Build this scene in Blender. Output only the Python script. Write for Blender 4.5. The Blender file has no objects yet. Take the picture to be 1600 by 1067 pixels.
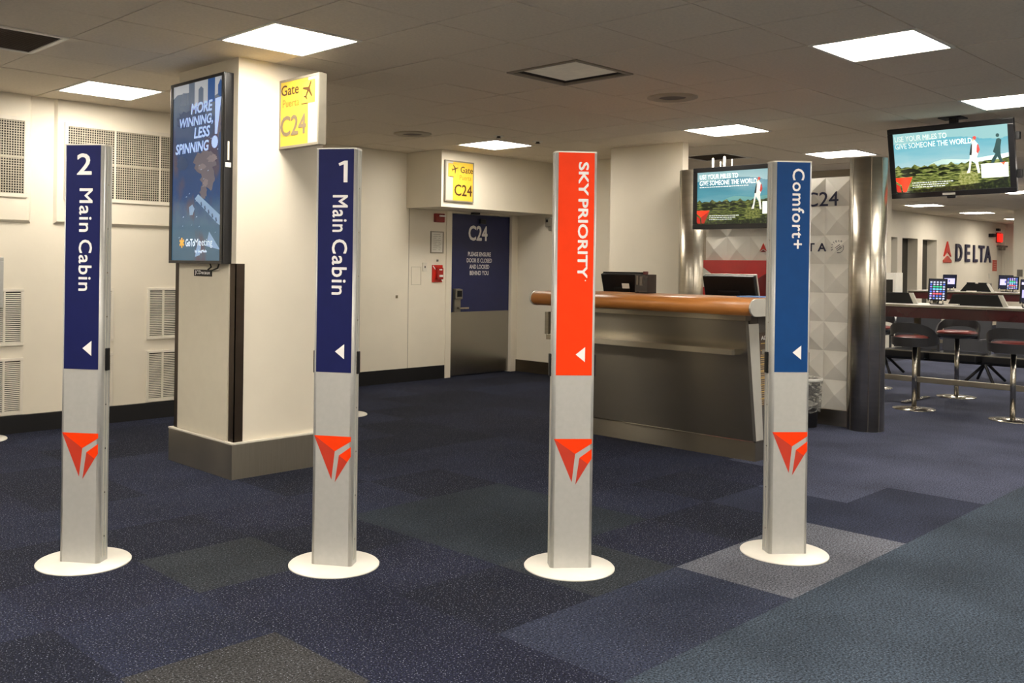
import bpy, bmesh, math, random
from mathutils import Vector, Matrix
random.seed(7)
C = bpy.context.scene.collection
S = bpy.context.scene
PI = math.pi

# ------------------------------------------------------------------ camera
H_CAM, CE = 1.38, 2.686
F_PX, CX, CY = 1489.93, 723.87, 417.8
YAW, PITCH, ROLL = 0.7708, 0.0023, -0.0139
_f = Vector((math.sin(YAW), math.cos(YAW), 0)); _r = Vector((math.cos(YAW), -math.sin(YAW), 0)); _d = Vector((0, 0, -1))
fwd = _f * math.cos(PITCH) + _d * math.sin(PITCH)
dn = _d * math.cos(PITCH) - _f * math.sin(PITCH)
right = _r * math.cos(ROLL) + dn * math.sin(ROLL)
down = dn * math.cos(ROLL) - _r * math.sin(ROLL)
cam_d = bpy.data.cameras.new('camera'); cam = bpy.data.objects.new('camera', cam_d); C.objects.link(cam)
up = -down; back = -fwd
cam.matrix_world = Matrix(((right.x, up.x, back.x, 0), (right.y, up.y, back.y, 0), (right.z, up.z, back.z, H_CAM), (0, 0, 0, 1)))
cam_d.sensor_fit = 'HORIZONTAL'; cam_d.sensor_width = 36.0
cam_d.lens = F_PX / 1600 * 36
cam_d.shift_x = (800 - CX) / 1600
cam_d.shift_y = -(533.5 - CY) / 1600
cam_d.clip_start = 0.02; cam_d.clip_end = 200
S.camera = cam

# ------------------------------------------------------------------ world, exposure, lamp strength
w = bpy.data.worlds.new('world'); S.world = w; w.use_nodes = True
w.node_tree.nodes['Background'].inputs[0].default_value = (1, 0.93, 0.82, 1)
w.node_tree.nodes['Background'].inputs[1].default_value = 0.04
S.view_settings.view_transform = 'Standard'; S.view_settings.look = 'None'
S.view_settings.exposure = 0.0; S.view_settings.gamma = 1.0; S.view_settings.use_curve_mapping = False
LAMP = 34.5
LAMP_COL = (1.0, 0.925, 0.81)

# ------------------------------------------------------------------ materials
def lin(h):
    h = h.lstrip('#'); v = [int(h[i:i + 2], 16) / 255 for i in (0, 2, 4)]
    return tuple(c / 12.92 if c <= .04045 else ((c + .055) / 1.055) ** 2.4 for c in v)
def shade(c, k): return tuple(min(1, x * k) for x in c)
MATS = {}
def mat(name, col, rough=.5, metal=0., var=.06, scale=14, bump=0., bscale=200, emit=0., aniso=None, coat=0., spec=None):
    if name in MATS: return MATS[name]
    if isinstance(col, str): col = lin(col)
    m = bpy.data.materials.new(name); m.use_nodes = True; MATS[name] = m
    nt = m.node_tree; b = nt.nodes['Principled BSDF']
    tc = nt.nodes.new('ShaderNodeTexCoord'); no = nt.nodes.new('ShaderNodeTexNoise')
    mp = nt.nodes.new('ShaderNodeMapping'); nt.links.new(tc.outputs['Object'], mp.inputs[0]); nt.links.new(mp.outputs[0], no.inputs['Vector'])
    if aniso: mp.inputs['Scale'].default_value = aniso
    no.inputs['Scale'].default_value = scale; no.inputs['Detail'].default_value = 4
    rp = nt.nodes.new('ShaderNodeValToRGB'); nt.links.new(no.outputs['Fac'], rp.inputs[0])
    rp.color_ramp.elements[0].position = .3; rp.color_ramp.elements[1].position = .7
    rp.color_ramp.elements[0].color = (*shade(col, 1 - var), 1); rp.color_ramp.elements[1].color = (*shade(col, 1 + var), 1)
    nt.links.new(rp.outputs[0], b.inputs['Base Color'])
    b.inputs['Roughness'].default_value = rough; b.inputs['Metallic'].default_value = metal
    if spec is not None: b.inputs['Specular IOR Level'].default_value = spec
    if coat: b.inputs['Coat Weight'].default_value = coat; b.inputs['Coat Roughness'].default_value = .03
    if aniso:
        mr = nt.nodes.new('ShaderNodeMapRange'); nt.links.new(no.outputs['Fac'], mr.inputs[0])
        mr.inputs[3].default_value = rough * .8; mr.inputs[4].default_value = rough * 1.25
        nt.links.new(mr.outputs[0], b.inputs['Roughness'])
    if bump:
        n2 = nt.nodes.new('ShaderNodeTexNoise'); n2.inputs['Scale'].default_value = bscale; n2.inputs['Detail'].default_value = 3
        nt.links.new(mp.outputs[0], n2.inputs['Vector'])
        bp = nt.nodes.new('ShaderNodeBump'); bp.inputs['Strength'].default_value = bump; bp.inputs['Distance'].default_value = .004
        nt.links.new(n2.outputs['Fac'], bp.inputs['Height']); nt.links.new(bp.outputs[0], b.inputs['Normal'])
    if emit:
        b.inputs['Emission Strength'].default_value = emit
        nt.links.new(rp.outputs[0], b.inputs['Emission Color'])
    return m
def carpet(name, col, speck=.5, speckcol='#b4bacb'):
    m = bpy.data.materials.new(name); m.use_nodes = True; MATS[name] = m
    nt = m.node_tree; b = nt.nodes['Principled BSDF']; L = nt.links.new
    col = lin(col)
    tc = nt.nodes.new('ShaderNodeTexCoord')
    def noise(s, d):
        n = nt.nodes.new('ShaderNodeTexNoise'); n.inputs['Scale'].default_value = s; n.inputs['Detail'].default_value = d
        L(tc.outputs['Object'], n.inputs['Vector']); return n
    def ramp(n, p0, c0, p1, c1):
        r = nt.nodes.new('ShaderNodeValToRGB'); L(n.outputs['Fac'], r.inputs[0])
        r.color_ramp.elements[0].position = p0; r.color_ramp.elements[1].position = p1
        r.color_ramp.elements[0].color = (*c0, 1); r.color_ramp.elements[1].color = (*c1, 1); return r
    fine = ramp(noise(115, 4), .36, shade(col, .35), .64, shade(col, 1.75))
    blot = ramp(noise(1.7, 5), .3, (.72,) * 3, .7, (1.25,) * 3)
    mul = nt.nodes.new('ShaderNodeMix'); mul.data_type = 'RGBA'; mul.blend_type = 'MULTIPLY'; mul.inputs[0].default_value = 1
    L(fine.outputs[0], mul.inputs[6]); L(blot.outputs[0], mul.inputs[7])
    sp = ramp(noise(150, 2), .625, (0, 0, 0), .685, (speck,) * 3)
    mx = nt.nodes.new('ShaderNodeMix'); mx.data_type = 'RGBA'
    L(sp.outputs[0], mx.inputs[0]); L(mul.outputs[2], mx.inputs[6]); mx.inputs[7].default_value = (*lin(speckcol), 1)
    L(mx.outputs[2], b.inputs['Base Color'])
    b.inputs['Roughness'].default_value = .9; b.inputs['Specular IOR Level'].default_value = .12
    bp = nt.nodes.new('ShaderNodeBump'); bp.inputs['Strength'].default_value = .8; bp.inputs['Distance'].default_value = .004
    L(fine.outputs[0], bp.inputs['Height']); L(bp.outputs[0], b.inputs['Normal'])
    return m
def picture(name, stops, scale, detail=6, strength=1., stretch=(1, 1, 1), mix=None, mixscale=3, ramp_axis=None):
    """emissive picture: noise ramp (optionally blended with a vertical gradient of the UVs)"""
    m = bpy.data.materials.new(name); m.use_nodes = True; MATS[name] = m
    nt = m.node_tree; b = nt.nodes['Principled BSDF']; L = nt.links.new
    uv = nt.nodes.new('ShaderNodeUVMap'); mp = nt.nodes.new('ShaderNodeMapping'); L(uv.outputs[0], mp.inputs[0]); mp.inputs['Scale'].default_value = stretch
    n = nt.nodes.new('ShaderNodeTexNoise'); n.inputs['Scale'].default_value = scale; n.inputs['Detail'].default_value = detail; L(mp.outputs[0], n.inputs['Vector'])
    src = n.outputs['Fac']
    if ramp_axis is not None:
        sx = nt.nodes.new('ShaderNodeSeparateXYZ'); L(uv.outputs[0], sx.inputs[0])
        ma = nt.nodes.new('ShaderNodeMath'); ma.operation = 'MULTIPLY_ADD'; L(n.outputs['Fac'], ma.inputs[0]); ma.inputs[1].default_value = ramp_axis; L(sx.outputs[1], ma.inputs[2]); src = ma.outputs[0]
    r = nt.nodes.new('ShaderNodeValToRGB'); L(src, r.inputs[0])
    els = r.color_ramp.elements
    while len(els) < len(stops): els.new(.5)
    for e, (p, c) in zip(els, stops): e.position = p; e.color = (*lin(c), 1)
    out = r.outputs[0]
    if mix:
        n2 = nt.nodes.new('ShaderNodeTexNoise'); n2.inputs['Scale'].default_value = mixscale; n2.inputs['Detail'].default_value = 3; L(uv.outputs[0], n2.inputs['Vector'])
        r2 = nt.nodes.new('ShaderNodeValToRGB'); L(n2.outputs['Fac'], r2.inputs[0]); r2.color_ramp.elements[0].position = .52; r2.color_ramp.elements[1].position = .62
        mx = nt.nodes.new('ShaderNodeMix'); mx.data_type = 'RGBA'; L(r2.outputs[0], mx.inputs[0]); L(out, mx.inputs[6]); mx.inputs[7].default_value = (*lin(mix), 1); out = mx.outputs[2]
    b.inputs['Base Color'].default_value = (.01, .01, .01, 1); b.inputs['Roughness'].default_value = .12
    L(out, b.inputs['Emission Color']); b.inputs['Emission Strength'].default_value = strength
    return m
def glow(name, col, strength=1.):
    return mat(name, col, .3, var=0, emit=strength)
WALL = mat('wall_paint', '#e2dac9', .55, var=.025, scale=3, bump=.05)
CEIL = mat('ceiling_tile', '#e6dbc9', .95, var=.05, scale=60, bump=.35, bscale=260, spec=.1)
GAP = mat('ceiling_gap', '#3a3128', .9)
BLACKBASE = mat('black_vinyl', '#0b0b0e', .5)
STEEL = mat('brushed_steel', '#8f887b', .34, 1, var=.10, scale=6, aniso=(1, 1, 40))
STEELH = mat('brushed_steel_horizontal', '#b3ac9d', .34, .95, var=.05, scale=5, aniso=(40, 1, 1))
STEELD = mat('dark_steel', '#6b6254', .38, 1, var=.10, scale=6, aniso=(1, 1, 30))
POLISH = mat('polished_steel', '#bdb6a8', .3, 1, var=.08, scale=5, aniso=(1, 1, 6))
ALU = mat('silver_aluminium', '#b4b4b1', .42, .35, var=.03, scale=40)
ALUL = mat('silver_light', '#c9c6bd', .4, .4, var=.03)
WHITE = mat('white_enamel', '#e6e2d8', .38, var=.03)
OFFW = mat('off_white_plastic', '#d6d0c2', .5, var=.03)
VENTW = mat('white_grille_paint', '#ddd6c8', .5, var=.03)
DARKV = mat('dark_void', '#120f0c', .9)
NAVY = mat('navy_vinyl', '#161c50', .5, var=.05, spec=.15)
BLUE = mat('blue_vinyl', '#0d3f78', .5, var=.05, spec=.15)
ORANGE = mat('orange_vinyl', '#ee3a04', .5, var=.03, spec=.15)
ORANGED = mat('dark_orange_vinyl', '#b5301a', .42, var=.03)
DOORB = mat('navy_door_paint', '#1d2450', .45, var=.06)
LETTERW = mat('white_lettering', '#e9e7e6', .5, var=.02)
BLACK = mat('black_plastic', '#08080a', .45, var=.1, spec=.3)
BLACKM = mat('matt_black', '#17161a', .6, var=.1)
TVB = mat('black_bezel', '#151518', .28, var=.1)
YELLOW = mat('yellow_sign', '#deb83c', .5, var=.03)
SIGNW = mat('sign_white', '#bdb7ab', .45, var=.03)
SIGNGREY = mat('sign_grey_frame', '#8f897c', .4, .4)
BROWNT = mat('dark_brown_lettering', '#4a2c10', .5)
OCHRET = mat('ochre_lettering', '#96701a', .5)
GREYT = mat('grey_brown_lettering', '#7d6d55', .5)
RED = mat('red_paint', '#c8281b', .4)
DRED = mat('dark_red_paint', '#7d1518', .4)
WOOD = mat('orange_wood_laminate', '#b27337', .36, var=.08, scale=9, aniso=(6, .5, 6))
GREYP = mat('grey_panel', '#6d685f', .5)
PYR = mat('pyramid_panel', '#e6e2d8', .5, var=.02)
REDG = mat('red_gloss', '#c11519', .3, coat=.5)
REDGD = mat('dark_red_gloss', '#6b0a10', .3, coat=.5)
INK = mat('navy_ink', '#1c1c3a', .5)
MAROON = mat('maroon_fascia', '#45141a', .25, var=.5, scale=1.3, coat=.5)
SEATRED = mat('red_seat_vinyl', '#7e2825', .35, var=.08)
SHELL = mat('grey_shell', '#2a2a2d', .35)
TABLEW = mat('white_table_top', '#d8d3cb', .3)
CHROME = mat('chrome', '#b9b4aa', .2, 1)
BENCHG = mat('charcoal_vinyl', '#2c2e35', .5)
DIFF = mat('lit_diffuser', LAMP_COL, .5, var=0, emit=1)
_b = DIFF.node_tree.nodes['Principled BSDF']; _b.inputs['Emission Strength'].default_value = LAMP
for l in list(_b.inputs['Emission Color'].links): DIFF.node_tree.links.remove(l)
_b.inputs['Emission Color'].default_value = (*LAMP_COL, 1)
BROWNG = mat('brown_return_grille', '#43362a', .8, var=.12, scale=90)
PAPER = mat('paper', '#d9d5cb', .7)
SMOKE = mat('smoked_acrylic', '#2c2220', .15, var=.3, coat=.4)
LINER = mat('clear_bin_liner', '#a5a49e', .25, var=.35, scale=14)
_nt = LINER.node_tree; _b = _nt.nodes['Principled BSDF']
_no = _nt.nodes.new('ShaderNodeTexNoise'); _no.inputs['Scale'].default_value = 9; _no.inputs['Detail'].default_value = 3; _no.inputs['Distortion'].default_value = 1.6
_mp = _nt.nodes.new('ShaderNodeMapping'); _mp.inputs['Scale'].default_value = (1, 1, 3.2); _tc = _nt.nodes.new('ShaderNodeTexCoord')
_nt.links.new(_tc.outputs['Object'], _mp.inputs[0]); _nt.links.new(_mp.outputs[0], _no.inputs['Vector'])
_mr = _nt.nodes.new('ShaderNodeMapRange'); _mr.inputs[1].default_value = .42; _mr.inputs[2].default_value = .62; _mr.inputs[3].default_value = .04; _mr.inputs[4].default_value = .75
_nt.links.new(_no.outputs['Fac'], _mr.inputs[0]); _nt.links.new(_mr.outputs[0], _b.inputs['Alpha'])

# ------------------------------------------------------------------ mesh helpers
class MB:
    def __init__(s): s.bm = bmesh.new(); s.mats = []; s.mi = 0; s.uvl = s.bm.loops.layers.uv.new('UVMap')
    def use(s, m):
        if m not in s.mats: s.mats.append(m)
        s.mi = s.mats.index(m); return s
    def face(s, vs, smooth=False):
        try: f = s.bm.faces.new(vs)
        except ValueError: return None
        f.material_index = s.mi; f.smooth = smooth; return f
    def v(s, p): return s.bm.verts.new(p)
    def box(s, x0, x1, y0, y1, z0, z1, bev=0):
        x0, x1 = min(x0, x1), max(x0, x1); y0, y1 = min(y0, y1), max(y0, y1); z0, z1 = min(z0, z1), max(z0, z1)
        P = [s.v((x, y, z)) for z in (z0, z1) for x, y in ((x0, y0), (x1, y0), (x1, y1), (x0, y1))]
        fs = [s.face([P[i] for i in q]) for q in ((3, 2, 1, 0), (4, 5, 6, 7), (0, 1, 5, 4), (1, 2, 6, 5), (2, 3, 7, 6), (3, 0, 4, 7))]
        if bev:
            es = list({e for f in fs for e in f.edges})
            r = bmesh.ops.bevel(s.bm, geom=es, offset=bev, segments=2, affect='EDGES', profile=.6)
            for f in r['faces']: f.material_index = s.mi
        return s
    def prism(s, pts, axis, a, b, smooth=False):
        """pts: 2D polygon, extruded along axis 'x'|'y'|'z' from a to b. 2D order: x:(y,z) y:(x,z) z:(x,y)"""
        def P(p, t): return {'x': (t, p[0], p[1]), 'y': (p[0], t, p[1]), 'z': (p[0], p[1], t)}[axis]
        A = [s.v(P(p, a)) for p in pts]; B = [s.v(P(p, b)) for p in pts]
        n = len(pts)
        s.face(A[::-1]); s.face(B)
        for i in range(n): s.face([A[i], A[(i + 1) % n], B[(i + 1) % n], B[i]], smooth)
        return s
    def cyl(s, c, r, z0, z1, n=32, r2=None, smooth=True, sx=1, sy=1):
        r2 = r if r2 is None else r2
        A = [s.v((c[0] + sx * r * math.cos(2 * PI * i / n), c[1] + sy * r * math.sin(2 * PI * i / n), z0)) for i in range(n)]
        B = [s.v((c[0] + sx * r2 * math.cos(2 * PI * i / n), c[1] + sy * r2 * math.sin(2 * PI * i / n), z1)) for i in range(n)]
        s.face(A[::-1]); s.face(B)
        for i in range(n): s.face([A[i], A[(i + 1) % n], B[(i + 1) % n], B[i]], smooth)
        return s
    def lathe(s, c, prof, n=40):
        rings = []
        for r, z in prof:
            rings.append([s.v((c[0] + r * math.cos(2 * PI * i / n), c[1] + r * math.sin(2 * PI * i / n), z)) for i in range(n)] if r > 1e-5 else [s.v((c[0], c[1], z))])
        for A, B in zip(rings, rings[1:]):
            for i in range(n):
                j = (i + 1) % n
                q = ([A[0]] if len(A) == 1 else [A[i], A[j]]) + ([B[0]] if len(B) == 1 else [B[j], B[i]])
                if len(A) == 1 and len(B) == 1: q = None
                if q: s.face(q, True)
        return s
    def tube(s, pts, r, n=10):
        pts = [Vector(p) for p in pts]; rings = []
        for i, p in enumerate(pts):
            t = (pts[min(i + 1, len(pts) - 1)] - pts[max(i - 1, 0)]).normalized()
            a = t.orthogonal().normalized() if i == 0 else (rings_a - t * rings_a.dot(t)).normalized()
            rings_a = a; b = t.cross(a)
            rings.append([s.v(p + (a * math.cos(2 * PI * k / n) + b * math.sin(2 * PI * k / n)) * r) for k in range(n)])
        s.face(rings[0][::-1]); s.face(rings[-1])
        for A, B in zip(rings, rings[1:]):
            for k in range(n): s.face([A[k], A[(k + 1) % n], B[(k + 1) % n], B[k]], True)
        return s
    def flat(s, pts, fr, off=.001, uv=None):
        """2D polygon laid on a frame, lifted 'off' along its normal"""
        f = s.face([s.v(fr.at(u, v, off)) for u, v in pts])
        if f:
            for l, (u, v) in zip(f.loops, pts): l[s.uvl].uv = (u, v)
        return s
    def fbox(s, fr, u0, u1, v0, v1, n0, n1, bev=0):
        P = [s.v(fr.at(u, v, n)) for n in (n0, n1) for u, v in ((u0, v0), (u1, v0), (u1, v1), (u0, v1))]
        fs = [s.face([P[i] for i in q]) for q in ((3, 2, 1, 0), (4, 5, 6, 7), (0, 1, 5, 4), (1, 2, 6, 5), (2, 3, 7, 6), (3, 0, 4, 7))]
        if bev:
            es = list({e for f in fs for e in f.edges})
            r = bmesh.ops.bevel(s.bm, geom=es, offset=bev, segments=2, affect='EDGES', profile=.6)
            for f in r['faces']: f.material_index = s.mi
        return s
    def ring(s, fr, u0, u1, v0, v1, t, n0, n1, bev=0):
        s.fbox(fr, u0, u1, v0, v0 + t, n0, n1, bev); s.fbox(fr, u0, u1, v1 - t, v1, n0, n1, bev)
        s.fbox(fr, u0, u0 + t, v0 + t, v1 - t, n0, n1, bev); s.fbox(fr, u1 - t, u1, v0 + t, v1 - t, n0, n1, bev); return s
    def text(s, txt, fr, u0, u1, v0, v1, off=.0012, bold=0., shear=0., rot=False, depth=0, space=1.):
        """lettering fitted into the box u0..u1, v0..v1 of the frame; rot: reads downwards, letter tops to the right"""
        cu = bpy.data.curves.new('t', 'FONT'); cu.body = txt; cu.shear = shear; cu.space_character = space; cu.resolution_u = 3
        ob = bpy.data.objects.new('t', cu); me = bpy.data.meshes.new_from_object(ob)
        co = [v.co.copy() for v in me.vertices]
        if co:
            xa, xb = min(c.x for c in co), max(c.x for c in co); ya, yb = min(c.y for c in co), max(c.y for c in co)
            fs = []
            for kk, (dx, dy) in enumerate(((0, 0), (-.7, -.7), (.7, -.7), (.7, .7), (-.7, .7), (-1, 0), (1, 0), (0, -1), (0, 1)) if bold else ((0, 0),)):
                vs = []
                for c in co:
                    a = (c.x + dx * bold - xa + bold) / max(1e-6, xb - xa + 2 * bold); b = (c.y + dy * bold - ya + bold) / max(1e-6, yb - ya + 2 * bold)
                    vs.append(s.v(fr.at(u0 + (u1 - u0) * b, v1 + (v0 - v1) * a, off + kk * .0001) if rot else fr.at(u0 + (u1 - u0) * a, v0 + (v1 - v0) * b, off + kk * .0001)))
                fs += [s.face([vs[i] for i in p.vertices]) for p in me.polygons]
            if depth:
                r = bmesh.ops.extrude_face_region(s.bm, geom=[f for f in fs if f])
                nv = fr.N * depth
                for g in r['geom']:
                    if isinstance(g, bmesh.types.BMVert): g.co += nv
        bpy.data.objects.remove(ob); bpy.data.curves.remove(cu); bpy.data.meshes.remove(me); return s
class Fr:
    def __init__(s, O, U, V): s.O = Vector(O); s.U = Vector(U).normalized(); s.V = Vector(V).normalized(); s.N = s.U.cross(s.V)
    def at(s, u, v, n=0): return s.O + s.U * u + s.V * v + s.N * n
ROOT = {}
def obj(name, mb, m, parent=None):
    """link a builder as ONE mesh object; vertices are given in scene coordinates and made relative to the thing's base"""
    if parent is not None and parent.name in ROOT:
        o = Vector(ROOT[parent.name])
        for v in mb.bm.verts: v.co -= o
    bmesh.ops.remove_doubles(mb.bm, verts=mb.bm.verts, dist=1e-6)
    bmesh.ops.recalc_face_normals(mb.bm, faces=[f for f in mb.bm.faces]) if not getattr(mb, 'keep', False) else None
    me = bpy.data.meshes.new(name); mb.bm.to_mesh(me); mb.bm.free()
    for x in (mb.mats or [m]): me.materials.append(x)
    ob = bpy.data.objects.new(name, me); C.objects.link(ob)
    if parent is not None:
        ob.parent = parent
        if parent.name in ROOT: ROOT[ob.name] = ROOT[parent.name]
    return ob
def flatobj(name, mb, m, parent): mb.keep = True; return obj(name, mb, m, parent)
def thing(name, label, cat, loc=(0, 0, 0), group=None):
    o = bpy.data.objects.new(name, None); C.objects.link(o); o.location = loc; o.empty_display_size = .1
    o['label'] = label; o['category'] = cat
    if group: o['group'] = group
    ROOT[o.name] = tuple(loc); return o
def tag(o, label, cat, group=None):
    o['label'] = label; o['category'] = cat
    if group: o['group'] = group
    return o
def struct(name, mb, m, parent=None):
    o = obj(name, mb, m, parent)
    if parent is None: o['kind'] = 'structure'
    return o
def kids(o): return [c for c in C.objects if c.parent == o]
def dup(root, loc, rotz=None, label=None, group=None):
    r = root.copy(); C.objects.link(r); r.location = loc
    if rotz is not None: r.rotation_euler = (0, 0, rotz)
    if label: r['label'] = label
    if group: r['group'] = group
    for ch in kids(root):
        c = ch.copy(); C.objects.link(c); c.parent = r
        for g in kids(ch):
            d = g.copy(); C.objects.link(d); d.parent = c
    return r
def single(name, mb, m, label, cat, group=None): return tag(obj(name, mb, m), label, cat, group)

# ------------------------------------------------------------------ the setting
X0, X1, Y0 = -3.5, 28.3, -4.5
YW, YD, YF = 7.87, 8.5, 8.25
# carpet tiles
NAVYS = [carpet('carpet_navy', '#191c2c', .5), carpet('carpet_navy_deep', '#151825', .45), carpet('carpet_navy_mid', '#1d2132', .45)]
SLATE = carpet('carpet_slate', '#272c3c', .3); TEAL = carpet('carpet_teal_grey', '#323b46', .2); LIGHT = carpet('carpet_worn_grey', '#55575f', .35)
WORN_SHEEN = carpet('carpet_worn_sheen_blue', '#3e4254', .2); BGREY = carpet('carpet_brown_grey', '#2f2f30', .4); OLIVE = carpet('carpet_dark_olive', '#272b30', .25); DTEAL = carpet('carpet_dark_teal', '#22282f', .2)  # worn blue also has the grazing floor sheen painted into its colour
BANDC = carpet('carpet_dark_slate', '#262a3a', .12)
fb = MB()
TX, TY = .6, .57
for i in range(-12, 42):
    for j in range(-12, 13):
        a, b = 3.79 + TX * i, 1.89 + TY * j
        x, y = a + TX / 2, b + TY / 2
        if y > 9.2 or x < X0 - 1 or x > X1 + 1 or y < Y0 - 1: continue
        m = random.choice(NAVYS)
        if y < 1.89: m = TEAL if x > 2.59 else SLATE
        elif x < 1.39 and y < 2.46: m = TEAL
        elif 3.79 < x < 4.99 and y < 2.46: m = LIGHT
        elif 4.99 < x < 6.19 and y < 2.46: m = BANDC
        elif 4.99 < x < 5.6 and y < 3.03: m = BANDC
        elif x > 6.19 and y < 3.6: m = WORN_SHEEN
        elif x > 5.59 and y < 3.3: m = WORN_SHEEN
        elif 2.59 < x < 3.79 and y < 2.46: m = SLATE
        elif 1.39 < x < 1.99 and 2.46 < y < 3.03: m = BGREY
        elif 1.99 < x < 2.59 and 3.6 < y < 4.17: m = OLIVE
        elif 3.19 < x < 3.79 and 2.46 < y < 3.03: m = OLIVE
        elif 3.19 < x < 4.39 and 3.03 < y < 4.17: m = DTEAL
        elif x > 7.5 and y < 6: m = WORN_SHEEN
        fb.use(m)
        vs = [fb.v(p) for p in ((a, b, 0), (a + TX, b, 0), (a + TX, b + TY, 0), (a, b + TY, 0))]
        fb.face(vs)
fb.keep = True
struct('floor', fb, None)
# ceiling of separate lay-in tiles with open joints over a dark void
GX, GY, GT = 2.8505, 3.8217, .61
LIGHTS = [(0, 1), (0, 5), (4, -3), (8, -3), (8, 1), (7, 5), (12, 1), (23, 1), (27, 5), (32, 5), (37, 5), (16, -3), (-4, 1), (-4, -3), (0, -7), (4, -7), (-4, -7), (8, -7), (16, 1), (20, 1), (20, -3), (12, -7), (24, -5), (20, 5), (28, 1), (33, 1), (38, 1), (28, -7), (34, -3), (20, -8), (38, -5), (-4, 5), (0, -11), (8, -11), (28, -3), (-8, -7), (16, -8), (34, 1)]  # visible panels come first; the rest are unseen, added for their light
for _i in range(-9, 12, 4):  # more unseen panels added around the camera to light the fronts of things
    for _j in range(-13, 3, 4):
        _x, _y = 2.8505 + .61 * (_i + .5), 3.8217 + .61 * (_j + .5)
        if _x * .697 + _y * .717 < 3.9 and _x > -3.2 and _y > -4.2 and all(abs(_i - a) > 1 or abs(_j - b) > 1 for a, b in LIGHTS): LIGHTS.append((_i, _j))
VENTS = {(-2, 3): 'return', (3, 0): 'diffuser', (11, 3): 'return'}
cb = MB().use(CEIL)
for i in range(-11, 43):
    for j in range(-14, 8):
        if (i, j) in LIGHTS or (i, j) in VENTS: continue
        a, b = GX + GT * i, GY + GT * j
        if b > 8.5 or a > X1 + .5: continue
        z = CE + random.uniform(-.0015, .0015); t = [random.uniform(-.001, .001) for _ in range(4)]
        g = .0042
        A = [cb.v((a + p[0], b + p[1], z + t[k])) for k, p in enumerate(((g, g), (GT - g, g), (GT - g, GT - g), (g, GT - g)))]
        B = [cb.v((v.co.x, v.co.y, CE + .018)) for v in A]
        cb.face(A[::-1])
        for k in range(4): cb.face([A[k], A[(k + 1) % 4], B[(k + 1) % 4], B[k]])
cb.use(GAP); cb.face([cb.v(p) for p in ((X0 - 1, Y0 - 1, CE + .02), (X0 - 1, 9.5, CE + .02), (X1 + 1, 9.5, CE + .02), (X1 + 1, Y0 - 1, CE + .02))])
cb.keep = True
struct('ceiling', cb, None)
ZC = CE + .03
struct('wall_left', MB().box(X0, 5.68, YW + .025, YD + .3, 0, ZC), WALL)
for n, (a, b) in (('trim_1', (X0, 2.831)), ('trim_2', (3.005, 5.68))):      # raised boards of the upper wall
    t = MB(); d = .022
    z0, z1 = 1.668, CE
    F_ = [t.v(p) for p in ((a + d, YW, z0 + d), (b - d, YW, z0 + d), (b - d, YW, z1), (a + d, YW, z1))]
    B_ = [t.v(p) for p in ((a, YW + .026, z0), (b, YW + .026, z0), (b, YW + .026, z1), (a, YW + .026, z1))]
    t.face(F_); [t.face([F_[k], F_[(k + 1) % 4], B_[(k + 1) % 4], B_[k]]) for k in range(4)]
    struct(n, t, WALL)
struct('baseboard_left', MB().box(X0, 5.68, YW - .004, YW + .03, 0, .14), BLACKBASE)
wb = MB().box(5.68, 7.955, YD, YD + .3, .155, ZC).box(7.955, 9.25, YD, YD + .3, 2.06, ZC).box(5.68, 7.955, YD + .02, YD + .3, 0, .16)
wb.box(9.21, 9.25, YD, YD + .3, 0, 2.06)
struct('wall_back', wb, WALL)
struct('trim_3', MB().box(7.355, 7.361, YD - .003, YD, .16, ZC), mat('wall_joint', '#a8a091', .6))
struct('baseboard_back', MB().box(5.68, 7.955, YD - .002, YD + .02, 0, .16), BLACKBASE)
struct('wall_soffit', MB().box(7.31, 9.26, 7.9, YD + .01, 2.04, ZC), WALL)
struct('wall_side', MB().prism([(8.48, 5.5), (8.585, 5.5), (8.585, 6.3), (9.4, 6.3), (9.4, YD + .3), (9.25, YD + .3), (9.25, 6.42), (8.48, 6.42)], 'z', 0, ZC), WALL)
struct('baseboard_side', MB().box(9.235, 9.25, 6.42, YD, 0, .155), STEELD)
# far wall with two deep door recesses
fw = MB()
REC = [(20.2, 21.08), (21.34, 22.21), (22.5, 23.37)]
xs = 9.4
for a, b in REC:
    fw.box(xs, a, YF, YF + .6, 0, ZC); fw.box(a, b, YF, YF + .6, 2.115, ZC); xs = b
fw.box(xs, 27.66, YF, YF + .6, 0, ZC).box(27.66, 28.25, YF, YF + .6, 2.12, ZC)
fw.box(28.25, X1 + .3, YF, YF + .6, 0, ZC)
struct('wall_far', fw, WALL)
struct('trim_4', MB().box(20.1, 23.5, YF + .215, YF + .26, 0, 2.2), mat('dark_glass', '#1a1a18', .2))
struct('door_2', MB().box(27.68, 28.23, YF + .06, YF + .1, 0, 2.1), OFFW)
struct('wall_end', MB().box(X1, X1 + .2, Y0, YF + .6, 0, ZC), WALL)
struct('wall_rear', MB().box(X0 - .2, X0, Y0, YD + .3, 0, ZC), WALL)
struct('wall_near', MB().box(X0, X1, Y0 - .2, Y0, 0, ZC), WALL)
struct('wall_far_column', MB().box(21.98, 22.7, 5.3, 6.25, 0, ZC), WALL)
struct('wall_mid_column', MB().box(16.3, 16.9, 6.72, 7.2, 0, ZC), WALL)
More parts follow.
